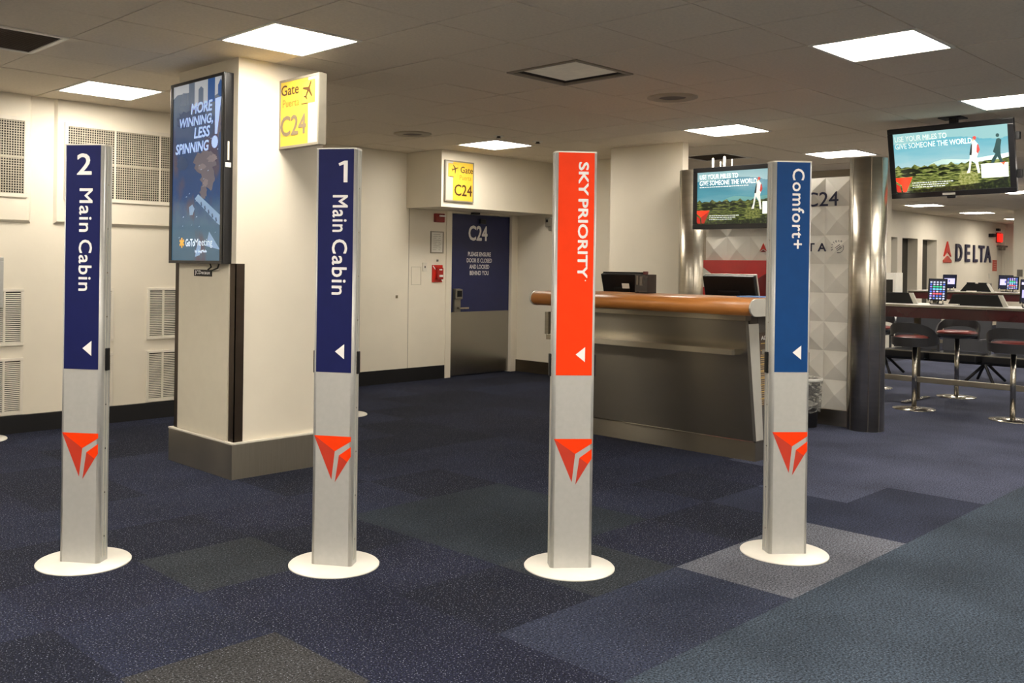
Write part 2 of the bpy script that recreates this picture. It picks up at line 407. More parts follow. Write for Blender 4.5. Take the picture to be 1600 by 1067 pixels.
# pillar
PX0, PX1, PY0, PY1 = 3.19, 3.846, 5.36, 6.14
struct('wall_pillar', MB().box(PX0, PX1, PY0, PY1, 0, ZC), WALL)
g = MB(); e = .03
for a in (0,):
    g.use(STEELH).box(PX0 - e, PX1 + e, PY0 - e, PY1 + e, 0, .222)
    g.use(OFFW).box(PX0 - e - .003, PX1 + e + .003, PY0 - e - .003, PY1 + e + .003, .222, .232)
struct('baseboard_pillar', g, None)
GUARD = mat('dark_corner_guard', '#4a4038', .35, .9, var=.15, scale=3, aniso=(1, 1, 2))
struct('trim_5', MB().box(PX0 - .006, PX0 + .06, PY0 - .006, PY0, .232, 1.37).box(PX0 - .006, PX0, PY0 - .006, PY0 + .06, .232, 1.37), GUARD)
struct('trim_6', MB().box(PX0 - .006, PX0, PY1 - .05, PY1 + .006, .232, 1.40).box(PX0 - .006, PX0 + .06, PY1, PY1 + .006, .232, 1.40), GUARD)
struct('trim_7', MB().box(PX0 - .012, PX0, PY0 + .066, PY1 - .055, .236, 1.55), mat('pillar_panel', '#cfc8b6', .5, var=.02))
# gate door
d1 = struct('door_1', MB().box(8.052, 9.118, YD + .03, YD + .075, .012, 2.013), DOORB)
fr_door = Fr((8.052, YD + .03, 0), (1, 0, 0), (0, 0, 1))
obj('door_frame', MB().box(7.955, 8.045, YD - .012, YD + .09, 0, 2.06).box(9.125, 9.21, YD - .012, YD + .09, 0, 2.06).box(8.045, 9.125, YD - .012, YD + .09, 2.02, 2.06), WALL, d1)
obj('kick_plate', MB().box(8.056, 9.114, YD + .0245, YD + .03, .014, .80), mat('kick_plate_steel', '#a3a09a', .27, 1, var=.03, scale=3), d1)
flatobj('gate_number', MB().text('C24', fr_door, .315, .655, 1.69, 1.882, bold=.028), LETTERW, d1)
for k, s_ in enumerate(('PLEASE ENSURE', 'DOOR IS CLOSED', 'AND LOCKED', 'BEHIND YOU')):
    hw = (.205, .225, .178, .17)[k]; zc = 1.522 - k * .079
    t = MB().text(s_, fr_door, .515 - hw, .515 + hw, zc - .027, zc + .027, bold=.018); flatobj('notice_line', t, LETTERW, d1)
h = MB().fbox(fr_door, .05, .155, .80, 1.09, 0, .045, .008).fbox(fr_door, .045, .16, .96, 1.085, .03, .075, .012)
hd = obj('door_lock', h, mat('lock_zinc', '#8d897e', .35, .8), d1)
obj('lever', MB().fbox(fr_door, .09, .115, .84, .865, .04, .085, .004).fbox(fr_door, .09, .255, .838, .862, .075, .092, .006), CHROME, hd)
obj('keypad', MB().fbox(fr_door, .062, .142, .99, 1.065, .075, .079), BLACK, hd)
obj('door_closer', MB().fbox(fr_door, .31, .42, 2.015, 2.06, .03, .1, .005), BLACKM, d1)
obj('door_viewer', MB().fbox(fr_door, .5, .60, 1.905, 1.965, 0, .03, .006), mat('dark_box', '#20242c', .3), d1)

# ------------------------------------------------------------------ ceiling fittings
def light_label(k):
    L = {0: 'lit square ceiling panel over the white pillar with the portrait screen', 1: 'lit square ceiling panel above the left wall grilles, left of the pillar',
         2: 'large lit square ceiling panel nearest the camera at upper right', 3: 'lit square ceiling panel cut by the right edge, just above the hanging television',
         4: 'lit square ceiling panel above the left monitor of the gate backdrop', 5: 'lit square ceiling panel in front of the gate door soffit',
         6: 'lit square ceiling panel just above the right steel post of the backdrop', 7: 'lit ceiling panel at the right edge, beside the lower corner of the hanging television',
         8: 'lit far ceiling panel below the left half of the hanging television', 9: 'lit far ceiling panel below the right half of the hanging television',
         10: 'smallest farthest lit ceiling panel above the red exit sign'}
    return L.get(k, 'unseen lit ceiling panel added to brighten the waiting hall')
lf = MB(); a = .31; zz = CE
fr_dn = Fr((0, 0, zz), (1, 0, 0), (0, -1, 0))          # faces down
L0 = thing('ceiling_light', light_label(0), 'ceiling light', (0, 0, 0), 'square ceiling light panels')
t = MB()
t.ring(fr_dn, -.303, .303, -.303, .303, .022, -.02, .006, .002)
obj('frame', t, WHITE, L0)
obj('diffuser', MB().fbox(fr_dn, -.282, .282, -.282, .282, -.016, -.004, 0), DIFF, L0)
for k, (i, j) in enumerate(LIGHTS):
    p = (GX + GT * (i + .5), GY + GT * (j + .5), 0)
    if k == 0: L0.location = p
    else: dup(L0, p, None, light_label(k))
for (i, j), kind in VENTS.items():
    c = (GX + GT * (i + .5), GY + GT * (j + .5), 0)
    fr = Fr((c[0], c[1], CE), (1, 0, 0), (0, -1, 0))
    if kind == 'return':
        lab = 'dark brown return air grille with white frame at the top left corner' if i < 0 else 'dark brown return air grille above the left monitor of the gate backdrop'
        T = thing('ceiling_vent', lab, 'air vent', (c[0], c[1], CE), 'brown ceiling return grilles')
        obj('frame', MB().ring(fr, -.303, .303, -.303, .303, .03, -.02, .008, .003), WHITE, T)
        t = MB().fbox(fr, -.275, .275, -.275, .275, -.02, -.012)
        for q in range(22): t.fbox(fr, -.273, .273, -.27 + q * .0248, -.262 + q * .0248, -.012, .002)
        obj('grille', t, BROWNG, T)
    else:
        T = thing('ceiling_diffuser', 'unlit square air diffuser with pale centre plate and dark slot in mid ceiling', 'air vent', (c[0], c[1], CE))
        obj('frame', MB().ring(fr, -.303, .303, -.303, .303, .03, -.02, .008, .003), mat('diffuser_frame', '#8a7f70', .5), T)
        t = MB(); n = 4
        o_ = [t.v(fr.at(u, v, -.004)) for u, v in ((-.275, -.275), (.275, -.275), (.275, .275), (-.275, .275))]
        q_ = [t.v(fr.at(u, v, -.075)) for u, v in ((-.2, -.2), (.2, -.2), (.2, .2), (-.2, .2))]
        for k in range(4): t.face([o_[k], o_[(k + 1) % 4], q_[(k + 1) % 4], q_[k]])
        t.face(q_)
        obj('slot', t, mat('slot_dark', '#2a221d', .7), T)
        obj('centre_plate', MB().fbox(fr, -.225, .225, -.225, .225, -.018, -.008, .003), mat('plate_cream_glow', '#e4dcc9', .5, emit=.08), T)  # faint emission put into the unlit plate to keep it pale
def speaker(c, label):
    T = thing('ceiling_speaker', label, 'speaker', (c[0], c[1], CE), 'round ceiling speakers')
    t = MB(); t.lathe(c, [(.19, CE + .002), (.19, CE - .006), (.17, CE - .012), (.11, CE - .012), (.10, CE - .004)])
    obj('rim', t, mat('speaker_rim', '#b3a893', .6), T)
    t = MB(); t.lathe(c, [(.10, CE - .004), (.06, CE - .001), (0, CE)])
    obj('grille', t, mat('speaker_grille', '#5c5049', .6), T)
speaker((6.215, 4.13), 'round recessed ceiling speaker with dark centre, right of the unlit diffuser')
speaker((6.26, 7.20), 'round recessed ceiling speaker left of the lit panel by the gate door')
for c, lab in (((6.93, 6.65), 'small recessed sprinkler cover directly above the lit panel by the gate door'), ((7.5, 6.63), 'small recessed sprinkler cover right of the lit panel by the gate door')):
    T = thing('sprinkler', lab, 'sprinkler', (c[0], c[1], CE), 'recessed sprinklers')
    t = MB(); t.lathe(c, [(.055, CE + .001), (.055, CE - .004), (.042, CE - .008), (.03, CE - .002)]); obj('escutcheon', t, WHITE, T)
    t = MB(); t.cyl(c, .018, CE - .02, CE, 12); t.cyl(c, .028, CE - .023, CE - .02, 12); obj('head', t, mat('sprinkler_dark', '#3c352e', .4, .5), T)

# ------------------------------------------------------------------ left wall fittings
def wall_grille(xs, label):
    T = thing('wall_grille', label, 'wall grille', (xs, YW, 1.868), 'perforated wall grilles')
    fr = Fr((xs, YW, 0), (1, 0, 0), (0, 0, 1))
    W = 3 * .392 + 2 * .0125
    obj('frame', MB().ring(fr, -.028, W + .028, 1.868, 2.505, .03, 0, .012, .003), VENTW, T)
    obj('backing', MB().fbox(fr, 0, W, 1.896, 2.478, .0005, .002), DARKV, T)
    for k in range(3):
        u = k * .4045; t = MB(); p = .0196
        for q in range(21): t.fbox(fr, u + q * p - .0031, u + q * p + .0031, 1.897, 2.476, .004, .008)
        for q in range(30): t.fbox(fr, u, u + .392, 1.9 + q * p - .0031, 1.9 + q * p + .0031, .0035, .0085)
        t.fbox(fr, u, u + .392, 2.18, 2.198, .003, .009)
        obj('perforated_screen', t, mat('grille_metal', '#b5ad9c', .5), T)
    for k in (1, 2): obj('mullion', MB().fbox(fr, k * .4045 - .013, k * .4045 + .001, 1.897, 2.477, .002, .012), VENTW, T)
wall_grille(1.564, 'perforated white wall grille cut by the left edge of the picture')
wall_grille(3.109, 'perforated white wall grille behind the post numbered 2 and the portrait screen')
def louver(xs, z0, label):
    T = thing('louvre_vent', label, 'air vent', (xs, YW + .025, z0), 'white louvred wall vents')
    fr = Fr((xs, YW + .025, 0), (1, 0, 0), (0, 0, 1)); Hh = .452
    obj('frame', MB().ring(fr, 0, .30, z0, z0 + Hh, .024, 0, .016, .004), VENTW, T)
    obj('backing', MB().fbox(fr, .022, .278, z0 + .02, z0 + Hh - .02, .0005, .002), DARKV, T)
    t = MB(); n = 26; p = (Hh - .052) / n
    for q in range(n):
        z = z0 + .027 + q * p
        for a, b in ((.024, .1445), (.1575, .276)):
            vs = [t.v(fr.at(u, v, k)) for u, v, k in ((a, z, .013), (b, z, .013), (b, z + p * .5, .004), (a, z + p * .5, .004))]
            vb = [t.v(fr.at(u, v, k)) for u, v, k in ((a, z - .0015, .012), (b, z - .0015, .012), (b, z + p * .5 - .0015, .003), (a, z + p * .5 - .0015, .003))]
            t.face(vs); t.face(vb[::-1]); [t.face([vs[k], vb[k], vb[(k + 1) % 4], vs[(k + 1) % 4]]) for k in range(4)]
    obj('slats', t, VENTW, T)
    obj('mullion', MB().fbox(fr, .143, .159, z0 + .022, z0 + Hh - .022, .002, .015), VENTW, T)
for xs, w_ in ((2.485, 'left of the post numbered 2, at the left edge'), (3.222, 'mostly hidden behind the post numbered 2'), (3.82, 'beside the pillar under the portrait screen')):
    louver(xs, .692, 'upper white louvred wall vent ' + w_)
    louver(xs, .144, 'lower white louvred wall vent ' + w_)
T = thing('wall_frame', 'silver framed board on the left wall cut by the left edge', 'framed board', (2.3, YW, 1.0))
fr = Fr((2.0, YW + .025, 0), (1, 0, 0), (0, 0, 1))
obj('frame', MB().ring(fr, 0, .622, 1.0, 1.392, .03, 0, .03, .004), ALU, T)
obj('board', MB().use(PAPER).fbox(fr, .03, .595, 1.10, 1.365, .003, .012).use(BLACK).fbox(fr, .03, .595, 1.03, 1.10, .003, .012), None, T)

# ------------------------------------------------------------------ pillar screen
fs_ = Fr((3.12, 6.125, 1.367), (0, -1, 0), (0, 0, 1))      # faces -X
T = thing('portrait_display', 'tall black portrait advertising screen on the pillar', 'display screen', (PX0, 5.76, 1.367))
SW, SH = .71, 1.222
t = MB().fbox(fs_, 0, SW, 0, SH, -.07, -.008, .004); obj('housing', t, TVB, T)
obj('bezel', MB().ring(fs_, 0, SW, 0, SH, .02, -.008, .002, .003).fbox(fs_, .0, .035, .02, SH - .02, -.008, .001).fbox(fs_, SW - .03, SW, .02, SH - .02, -.008, .001), TVB, T)
def quad(fr, u0, u1, v0, v1, off):
    t = MB(); f = t.face([t.v(fr.at(u, v, off)) for u, v in ((u0, v0), (u1, v0), (u1, v1), (u0, v1))])
    for l, uv in zip(f.loops, ((0, 0), (1, 0), (1, 1), (0, 1))): l[t.uvl].uv = uv
    return t
AD = picture('blue_city_picture', [(0, '#4b7288'), (.3, '#557f9a'), (.5, '#305890'), (.68, '#3f5a86'), (.9, '#5a6d8e'), (1.1, '#808d9c')], 6, 8, .62, (1, 2, 1), mix='#6a5f6e', mixscale=2.6, ramp_axis=.25)  # lighter teal low down paints in the reflection on the glass
sc = flatobj('screen', quad(fs_, .035, SW - .03, .02, SH - .02, -.004), AD, T)
f2 = Fr(fs_.at(.035, .02, -.004), fs_.U, fs_.V); W_, H_ = SW - .065, SH - .04
def P(pts): return [(u * W_, v * H_) for u, v in pts]
LAV = glow('pale_blue_glow', '#a3bbe8', .75)
t = MB().use(glow('picture_sky', '#a9aeb5', .6)).flat(P([(0, .93), (.08, .95), (.33, .95), (.33, 1), (0, 1)]), f2, .0004).flat(P([(.44, .86), (.62, .87), (.72, .87), (.72, 1), (.44, 1)]), f2, .0004).flat(P([(.86, .9), (1, .92), (1, 1), (.86, 1)]), f2, .0004)
t.use(glow('picture_tower', '#24508c', .55)).flat(P([(.72, .87), (.86, .87), (.86, 1), (.72, 1)]), f2, .0006).flat(P([(.92, .9), (1, .88), (1, .965), (.97, .985), (.92, .955)]), f2, .0006)
t.use(glow('picture_tower_grey', '#56677f', .5)).flat(P([(.33, .88), (.45, .88), (.45, 1), (.33, 1)]), f2, .0005).flat(P([(.53, .87), (.63, .87), (.63, .955), (.58, .97), (.53, .955)]), f2, .0006).flat(P([(.12, .88), (.28, .88), (.28, .95), (.2, .955)]), f2, .0005)
t.use(glow('picture_brown', '#625d68', .5))
random.seed(3)
def blob(cx, cy, a, b, n=22, j=.25): return P([(cx + a * (1 + random.uniform(-j, j)) * math.cos(2 * PI * k / n), cy + b * (1 + random.uniform(-j, j)) * math.sin(2 * PI * k / n)) for k in range(n)])
t.flat(blob(.68, .55, .22, .06), f2, .0004).flat(blob(.74, .45, .14, .06), f2, .00045).flat(blob(.66, .38, .07, .04), f2, .0005).flat(blob(.93, .76, .06, .08), f2, .0004)
t.use(glow('picture_brown_light', '#7d737a', .5)).flat(blob(.62, .52, .08, .015), f2, .0006).flat(blob(.82, .56, .10, .02), f2, .0006).flat(blob(.70, .43, .05, .02), f2, .0006)
t.use(glow('picture_night', '#2b4368', .5)).flat(blob(.25, .80, .18, .05), f2, .0003).flat(blob(.55, .80, .14, .04), f2, .0003).flat(blob(.2, .55, .12, .04), f2, .0003)
t.use(glow('picture_spark', '#9fb2cc', .6))
for k in range(26):
    u, v = random.random() * .9 + .05, random.random() * .85 + .03
    t.flat(P([(u, v), (u + random.uniform(.01, .04), v + .004), (u + random.uniform(.01, .03), v + .008)]), f2, .0007)
t.use(glow('picture_pale', '#7f9dc0', .5)).flat(P([(.48, .345), (.55, .37), (1, .245), (1, .19), (.93, .205)]), f2, .0005).flat(P([(.36, .30), (.43, .315), (.48, .29), (.44, .255), (.38, .255)]), f2, .0005).flat(P([(.52, .06), (.58, .12), (.62, .08), (.6, .03), (.5, .02)]), f2, .0003).flat(P([(.78, .16), (1, .06), (.72, .08)]), f2, .0003)
t.use(glow('picture_deep', '#2f4a72', .5))
for q in range(5): t.flat(P([(.60 + q * .075, .322 - q * .0225), (.62 + q * .075, .327 - q * .0225), (.635 + q * .075, .305 - q * .0225), (.61 + q * .075, .30 - q * .0225)]), f2, .0008)
flatobj('picture', t, None, sc)
t = MB()
for s_, u0, u1, v0, v1 in (('MORE', .38, .82, .822, .884), ('WINNING,', .14, .83, .748, .81), ('LESS', .45, .775, .683, .745), ('SPINNING', .06, .755, .606, .666)):
    t.text(s_, f2, u0 * W_, u1 * W_, v0 * H_, v1 * H_, .001, bold=.03, shear=.15)
t.flat(P([(.87, .69), (.915, .69), (.99, .888), (.87, .884)]), f2, .001)
for q in range(4):
    a = q * PI / 4; cx_, cy_ = .87 * W_, .648 * H_; c_, s2 = math.cos(a), math.sin(a)
    t.flat([(cx_ + x * c_ - y * s2, cy_ + x * s2 + y * c_) for x, y in ((-.04, -.013), (.04, -.013), (.04, .013), (-.04, .013))], f2, .001 + .0001 * q)
flatobj('headline', t, LAV, sc)
t = MB().use(glow('white_glow', '#c9d6e6', .8)).text('GoTo', f2, .30 * W_, .49 * W_, .078 * H_, .122 * H_, .001, bold=.03).text('Meeting', f2, .49 * W_, .85 * W_, .070 * H_, .122 * H_, .001).text('by LogMeIn', f2, .50 * W_, .74 * W_, .040 * H_, .060 * H_, .001, bold=.02)
t.use(glow('amber_glow', '#d9a441', .7))
for q in range(3):
    a = q * PI / 3 + PI / 2; cx_, cy_ = .22 * W_, .1 * H_; c_, s2 = math.cos(a), math.sin(a)
    t.flat([(cx_ + x * c_ - y * s2, cy_ + x * s2 + y * c_) for x, y in ((-.034, -.009), (.034, -.009), (.034, .009), (-.034, .009))], f2, .001 + .0001 * q)
flatobj('logo', t, None, sc)
obj('side_label', MB().box(3.135, 3.175, 5.412, 5.4155, 1.985, 2.015), WHITE, T)
obj('side_light', MB().box(3.150, 3.162, 5.412, 5.4155, 2.03, 2.15), OFFW, T)
obj('cable', MB().tube([(3.15, 5.62, 1.372), (3.15, 5.60, 1.345), (3.16, 5.66, 1.328), (3.178, 5.70, 1.322)], .005).tube([(3.15, 5.50, 1.372), (3.152, 5.52, 1.34), (3.16, 5.60, 1.325), (3.178, 5.68, 1.322)], .005), BLACK, T)
fj = Fr((PX0 - .012, 5.867, 1.283), (0, -1, 0), (0, 0, 1))
T = thing('name_plate', 'small black name plate with white letters under the portrait screen', 'sign', (PX0 - .012, 5.75, 1.283))
obj('plate', MB().fbox(fj, 0, .23, 0, .044, 0, .006), BLACK, T)
flatobj('lettering', MB().text('JCDecaux', fj, .015, .215, .006, .038, .0068, bold=.01), LETTERW, T)

# ------------------------------------------------------------------ gate signs
def plane_icon(t, fr, cu, cv, s, off, rot=0.5):
    shape = [(-.02, .5), (.05, .46), (.07, .12), (.48, -.1), (.46, -.19), (.07, -.07), (.05, -.36), (.17, -.45), (.16, -.5), (0, -.46), (-.16, -.5), (-.17, -.45), (-.05, -.36), (-.07, -.07), (-.46, -.19), (-.48, -.1), (-.07, .12), (-.05, .46)]
    c, s_ = math.cos(rot), math.sin(rot)
    half = len(shape)
    t.flat([(cu + s * (x * c - y * s_), cv + s * (x * s_ + y * c)) for x, y in shape[::-1]], fr, off)
def gate_sign(fr, W, Hh, mirror, label, depth, loc, big):
    T = thing('gate_sign', label, 'sign', loc, 'yellow gate signs')
    obj('housing', MB().fbox(fr, 0, W, 0, Hh, -depth, 0, .003).ring(fr, 0, W, 0, Hh, .016, 0, .004, .001), SIGNGREY, T)
    b = (lambda a, c: (1 - c, 1 - a)) if mirror else (lambda a, c: (a, c))
    def F(a, c, v0, v1, off): u0, u1 = b(a, c); return [(u0 * W, v0 * Hh), (u1 * W, v0 * Hh), (u1 * W, v1 * Hh), (u0 * W, v1 * Hh)], fr, off
    pa = MB().use(SIGNW).flat(*F(.03, .965, .03, .97, .001)).use(YELLOW).flat(*F(.03, .73, .03, .97, .0015)).flat(*F(.565, .90, .60, .925, .002))
    pa.use(OCHRET)
    for r in ((.565, .57, .60, .925), (.895, .90, .60, .925), (.565, .90, .92, .925)): pa.flat(*F(*r, .0022))
    flatobj('face', pa, None, T)
    g = [('word', 'Gate', .525, .96, .715, .875, BROWNT, .012), ('word', 'Puerta', .50, .91, .545, .66, OCHRET, 0), ('gate_number', 'C24', .32, .94, .15, .43, BROWNT, .012)] if mirror else [('word', 'Gate', .05, .50, .765, .918, BROWNT, .012), ('word', 'Puerta', .09, .51, .595, .705, OCHRET, 0), ('gate_number', 'C24', .04, .69, .175, .47, GREYT, .02)]
    for nm, tx, u0, u1, v0, v1, m_, bo in g: flatobj(nm, MB().text(tx, fr, u0 * W, u1 * W, v0 * Hh, v1 * Hh, .003, bold=bo), m_, T)
    t = MB(); plane_icon(t, fr, *((.335 * W, .80 * Hh, .105, .003, -1.25) if mirror else (.735 * W, .79 * Hh, .125, .003, -.55))); flatobj('plane_symbol', t, BROWNT, T)
    flatobj('bar', MB().flat(*F(*((.71, .86) if mirror else (.565, .725)), .595, .61, .003)), BROWNT, T)
gate_sign(Fr((3.5, PY0, 2.125), (0, -1, 0), (0, 0, 1)), .445, .45, False, 'yellow gate sign projecting like a flag from the white pillar', .055, (3.53, PY0, 2.125), True)
gate_sign(Fr((7.345, 7.878, 2.103), (1, 0, 0), (0, 0, 1)), .455, .468, True, 'yellow gate sign flat on the soffit above the gate door', .022, (7.57, 7.9, 2.103), False)

# ------------------------------------------------------------------ small things on the door wall
fd = Fr((0, YD, 0), (1, 0, 0), (0, 0, 1))
T = thing('fire_strobe', 'small dark red fire alarm strobe high on the wall left of the gate door', 'fire alarm', (7.81, YD, 1.9))
obj('body', MB().fbox(fd, 7.745, 7.885, 1.895, 2.0, 0, .05, .006), DRED, T)
obj('lens', MB().fbox(fd, 7.79, 7.89, 1.962, 1.982, .05, .07, .004), LETTERW, T)
T = thing('notice_frame', 'small grey framed paper notice left of the gate door', 'notice', (7.8, YD, 1.52))
obj('frame', MB().ring(fd, 7.695, 7.906, 1.522, 1.785, .012, 0, .014, .002), SIGNGREY, T)
obj('sheet', MB().fbox(fd, 7.705, 7.896, 1.532, 1.775, .001, .006), PAPER, T)
t = MB()
for q in range(9): t.flat([(7.735, 1.56 + q * .023), (7.79 + .02 * (q % 3), 1.56 + q * .023), (7.79 + .02 * (q % 3), 1.567 + q * .023), (7.735, 1.567 + q * .023)], fd, .0065).flat([(7.825, 1.56 + q * .023), (7.855 + .01 * (q % 2), 1.56 + q * .023), (7.855 + .01 * (q % 2), 1.567 + q * .023), (7.825, 1.567 + q * .023)], fd, .0065)
flatobj('print', t, mat('faint_print', '#a9a498', .6), T)
T = thing('fire_pull_station', 'bright red fire alarm pull station beside the gate door handle', 'fire alarm', (7.81, YD, 1.17))
obj('plate', MB().fbox(fd, 7.728, 7.895, 1.17, 1.378, 0, .012, .002), RED, T)
obj('box', MB().fbox(fd, 7.775, 7.872, 1.205, 1.345, .012, .055, .008), mat('red_box', '#a01c16', .35), T)
obj('handle', MB().fbox(fd, 7.795, 7.855, 1.235, 1.26, .055, .068, .006).fbox(fd, 7.80, 7.845, 1.315, 1.33, .055, .06), LETTERW, T)
flatobj('stripe', MB().flat([(7.728, 1.368), (7.775, 1.318), (7.775, 1.335), (7.74, 1.372)], fd, .013).flat([(7.868, 1.21), (7.895, 1.17), (7.895, 1.2), (7.88, 1.22)], fd, .013), LETTERW, T)
T = thing('card_reader', 'small cream switch plate left of the red pull station', 'switch', (7.605, YD, 1.3))
obj('plate', MB().fbox(fd, 7.572, 7.64, 1.3, 1.405, 0, .012, .004), OFFW, T)
obj('key_slot', MB().fbox(fd, 7.6, 7.612, 1.34, 1.365, .012, .015), BLACK, T)
single('wall_sensor', MB().fbox(fd, 7.80, 7.825, 1.42, 1.445, 0, .014, .003), GREYP, 'tiny grey sensor between the framed notice and the red pull station', 'sensor')
single('access_panel', MB().ring(fd, 7.40, 7.555, 1.14, 1.355, .006, 0, .004), mat('panel_edge', '#c3bba9', .5), 'flush cream access panel low left of the red pull station', 'panel')
single('keyhole_cover', MB().fbox(fd, 7.165, 7.195, .985, 1.02, 0, .008, .002), mat('brass_dull', '#847a63', .4, .6), 'tiny dull metal keyhole plate on the plain wall left of the gate door', 'lock')
T = thing('wall_intercom', 'small grey intercom on the side wall right of the gate door', 'intercom', (9.25, 7.94, 1.88))
fi = Fr((9.25, 0, 0), (0, -1, 0), (0, 0, 1))
obj('body', MB().fbox(fi, -7.99, -7.90, 1.885, 2.0, 0, .05, .008).fbox(fi, -7.95, -7.90, 1.835, 1.89, 0, .035, .008), mat('intercom_grey', '#8b8578', .4), T)
obj('lens', MB().fbox(fi, -7.972, -7.94, 1.94, 1.975, .05, .055, .004), BLACK, T)

# ------------------------------------------------------------------ queue pylons
def pylon_proto():
    R0 = thing('sign_pylon', '', 'sign post', (0, 0, 0), 'queue lane pylons')
    t = MB(); t.lathe((0, 0), [(0, 0), (.207, 0), (.2075, .004), (.204, .008), (0, .010)], 64); obj('base', t, WHITE, R0)
    prof = []
    for sx, sy in ((1, -1), (1, 1), (-1, 1), (-1, -1)):
        cx_, cy_, r = sx * .080, sy * .030, .016
        a0 = {(1, -1): -PI / 2, (1, 1): 0, (-1, 1): PI / 2, (-1, -1): PI}[(sx, sy)]
        for k in range(6): a = a0 + k * PI / 10; prof.append((cx_ + r * math.cos(a), cy_ + r * math.sin(a)))
    # shallow grooves along the sides
    t = MB(); t.prism(prof, 'z', .009, 1.898, True)
    for f in t.bm.faces:
        if abs(f.normal.z) < .5 and f.calc_area() > .05: f.smooth = False
    obj('body', t, ALU, R0)
    t = MB(); t.prism([(x * 1.012, y * 1.012) for x, y in prof], 'z', 1.898, 1.905); obj('top_cap', t, ALUL, R0)
    t = MB()
    for s_ in (-1, 1):
        for y in (-.012, .012): t.box(s_ * .0955, s_ * .0985, y - .002, y + .002, .03, 1.895)
    obj('side_rail', t, ALUL, R0)
    for s_ in (-1, 1):
        obj('belt_clip', MB().box(s_ * .094, s_ * .108, -.014, .014, .878, .98, .003), BLACK, R0)
        t = MB()
        for q in range(9): t.box(s_ * .0958, s_ * .0975, -.003, .003, .12 + q * .2, .126 + q * .2)
        obj('screws', t, CHROME, R0)
    return R0
FP = Fr((0, -.0462, 0), (1, 0, 0), (0, 0, 1))
def logo_polys(): 
    q = lambda x, y: ((x - 505) * .000547 - .0875, .597 - (y - 210) * .00055)
    return ([q(505, 210), q(686, 335), q(825, 248), q(825, 210)], [q(505, 210), q(660, 570), q(686, 335)], [q(722, 367), q(795, 418), q(825, 375), q(825, 293)], [q(722, 367), q(690, 590), q(795, 418)])
def face_parts(R0, colmat, num, txt, box, reg=False, chip=False):
    t = MB().fbox(FP, -.0825, .0825, .886, 1.899, -.004, .0015)
    if chip: t.fbox(FP, .062, .0835, .886, 1.895, -.004, .0008)
    ins = obj('sign_panel', t, colmat, R0)
    t = MB()
    if num == '2': t.text('2', FP, -.031, .041, 1.765, 1.862, .002, bold=.014)
    if num == '1': t.flat([(.055, 1.748), (.055, 1.846), (.040, 1.846), (.012, 1.834), (.016, 1.822), (.0365, 1.829), (.0365, 1.748)], FP, .002)
    if num: flatobj('numeral', t, LETTERW, ins); t = MB()
    u0, u1, spans = box
    words = txt.split(' ')
    for wd, (v0, v1) in zip(words, spans):
        t = MB().text(wd, FP, u0, u1, v0, v1, .002, bold=.014 if not reg else .026, rot=True, space=1.1 if not reg else 1.0)
        if wd is not words[-1]: flatobj('lane_word', t, LETTERW, ins)
    if reg:
        n = 10; t.flat([(.047 + .003 * math.cos(2 * PI * k / n), 1.318 + .003 * math.sin(2 * PI * k / n)) for k in range(n)], FP, .002)
    flatobj('lane_word', t, LETTERW, ins)
    flatobj('arrow', MB().flat([(.007, .981), (.050, .947), (.050, 1.015)], FP, .002), LETTERW, ins)
    a, b, c, d = logo_polys()
    t = MB().use(ORANGE).flat(a, FP, .0006).flat(c, FP, .0006).use(ORANGED).flat(b, FP, .0006).flat(d, FP, .0006)
    flatobj('emblem', t, None, R0)
A0 = pylon_proto()
plain = A0
specs = [((1.806, 4.325), -52, NAVY, '2', 'Main Cabin', (-.017, .047, ((1.507, 1.704), (1.240, 1.472))), 'silver sign pylon with navy panel and numeral 2, leftmost of the four'),
         ((2.634, 3.536), -55, NAVY, '1', 'Main Cabin', (-.014, .058, ((1.523, 1.690), (1.238, 1.490))), 'silver sign pylon with navy panel and numeral 1, in front of the white pillar'),
         ((3.417, 2.792), -40, ORANGE, '', 'SKY PRIORITY', (.009, .056, ((1.704, 1.857), (1.329, 1.689))), 'silver sign pylon with bright orange panel, left of the steel counter front'),
         ((4.372, 2.230), -39, BLUE, '', 'Comfort+', (-.006, .054, ((1.482, 1.868),)), 'silver sign pylon with mid blue panel, rightmost of the four')]
LEAN = [(0, 0), (0, 0), (0, 0), (0, 0)]
for (c, a, m, num, txt, box, lab) in specs:
    r = dup(plain, (c[0], c[1], 0), math.radians(a), lab)
    face_parts(r, m, num, txt, box, num == '' and m is ORANGE, num == '1')
# two plain ones farther back of which only the base plate shows
plain.location = (5.31, 7.0, 0); plain.rotation_euler = (0, 0, math.radians(130))
plain['label'] = 'silver pylon hidden behind the numeral 1 pylon, only its white base edge showing'
dup(plain, (2.41, 7.775 - .02, 0), math.radians(180), 'silver pylon outside the left edge, only its white base rim showing')

# ------------------------------------------------------------------ check-in counter
CYN, CYF = 3.43, 5.2
T = thing('gate_counter', 'brushed steel gate counter with orange wood bullnose top', 'counter', (6.6, 4.3, 0))
CSTEEL = mat('counter_steel', '#a29b8d', .25, 1, var=.05, scale=2.2)
def brushed(m, an=1.0):
    b_ = m.node_tree.nodes['Principled BSDF']; b_.inputs['Anisotropic'].default_value = an; b_.inputs['Anisotropic Rotation'].default_value = .25
    n_ = m.node_tree.nodes.new('ShaderNodeTangent'); n_.direction_type = 'UV_MAP'; m.node_tree.links.new(n_.outputs[0], b_.inputs['Tangent'])
brushed(CSTEEL)
def yz_uv(t):
    for f_ in t.bm.faces:
        for l_ in f_.loops: l_[t.uvl].uv = (l_.vert.co.y, l_.vert.co.z + l_.vert.co.x)
    return t
t = yz_uv(MB().box(6.272, 7.05, CYN, CYF, 0, .136)); obj('plinth', t, CSTEEL, T)
t = MB()
def slab(pts, y0, y1): t.prism(pts, 'y', y0, y1)
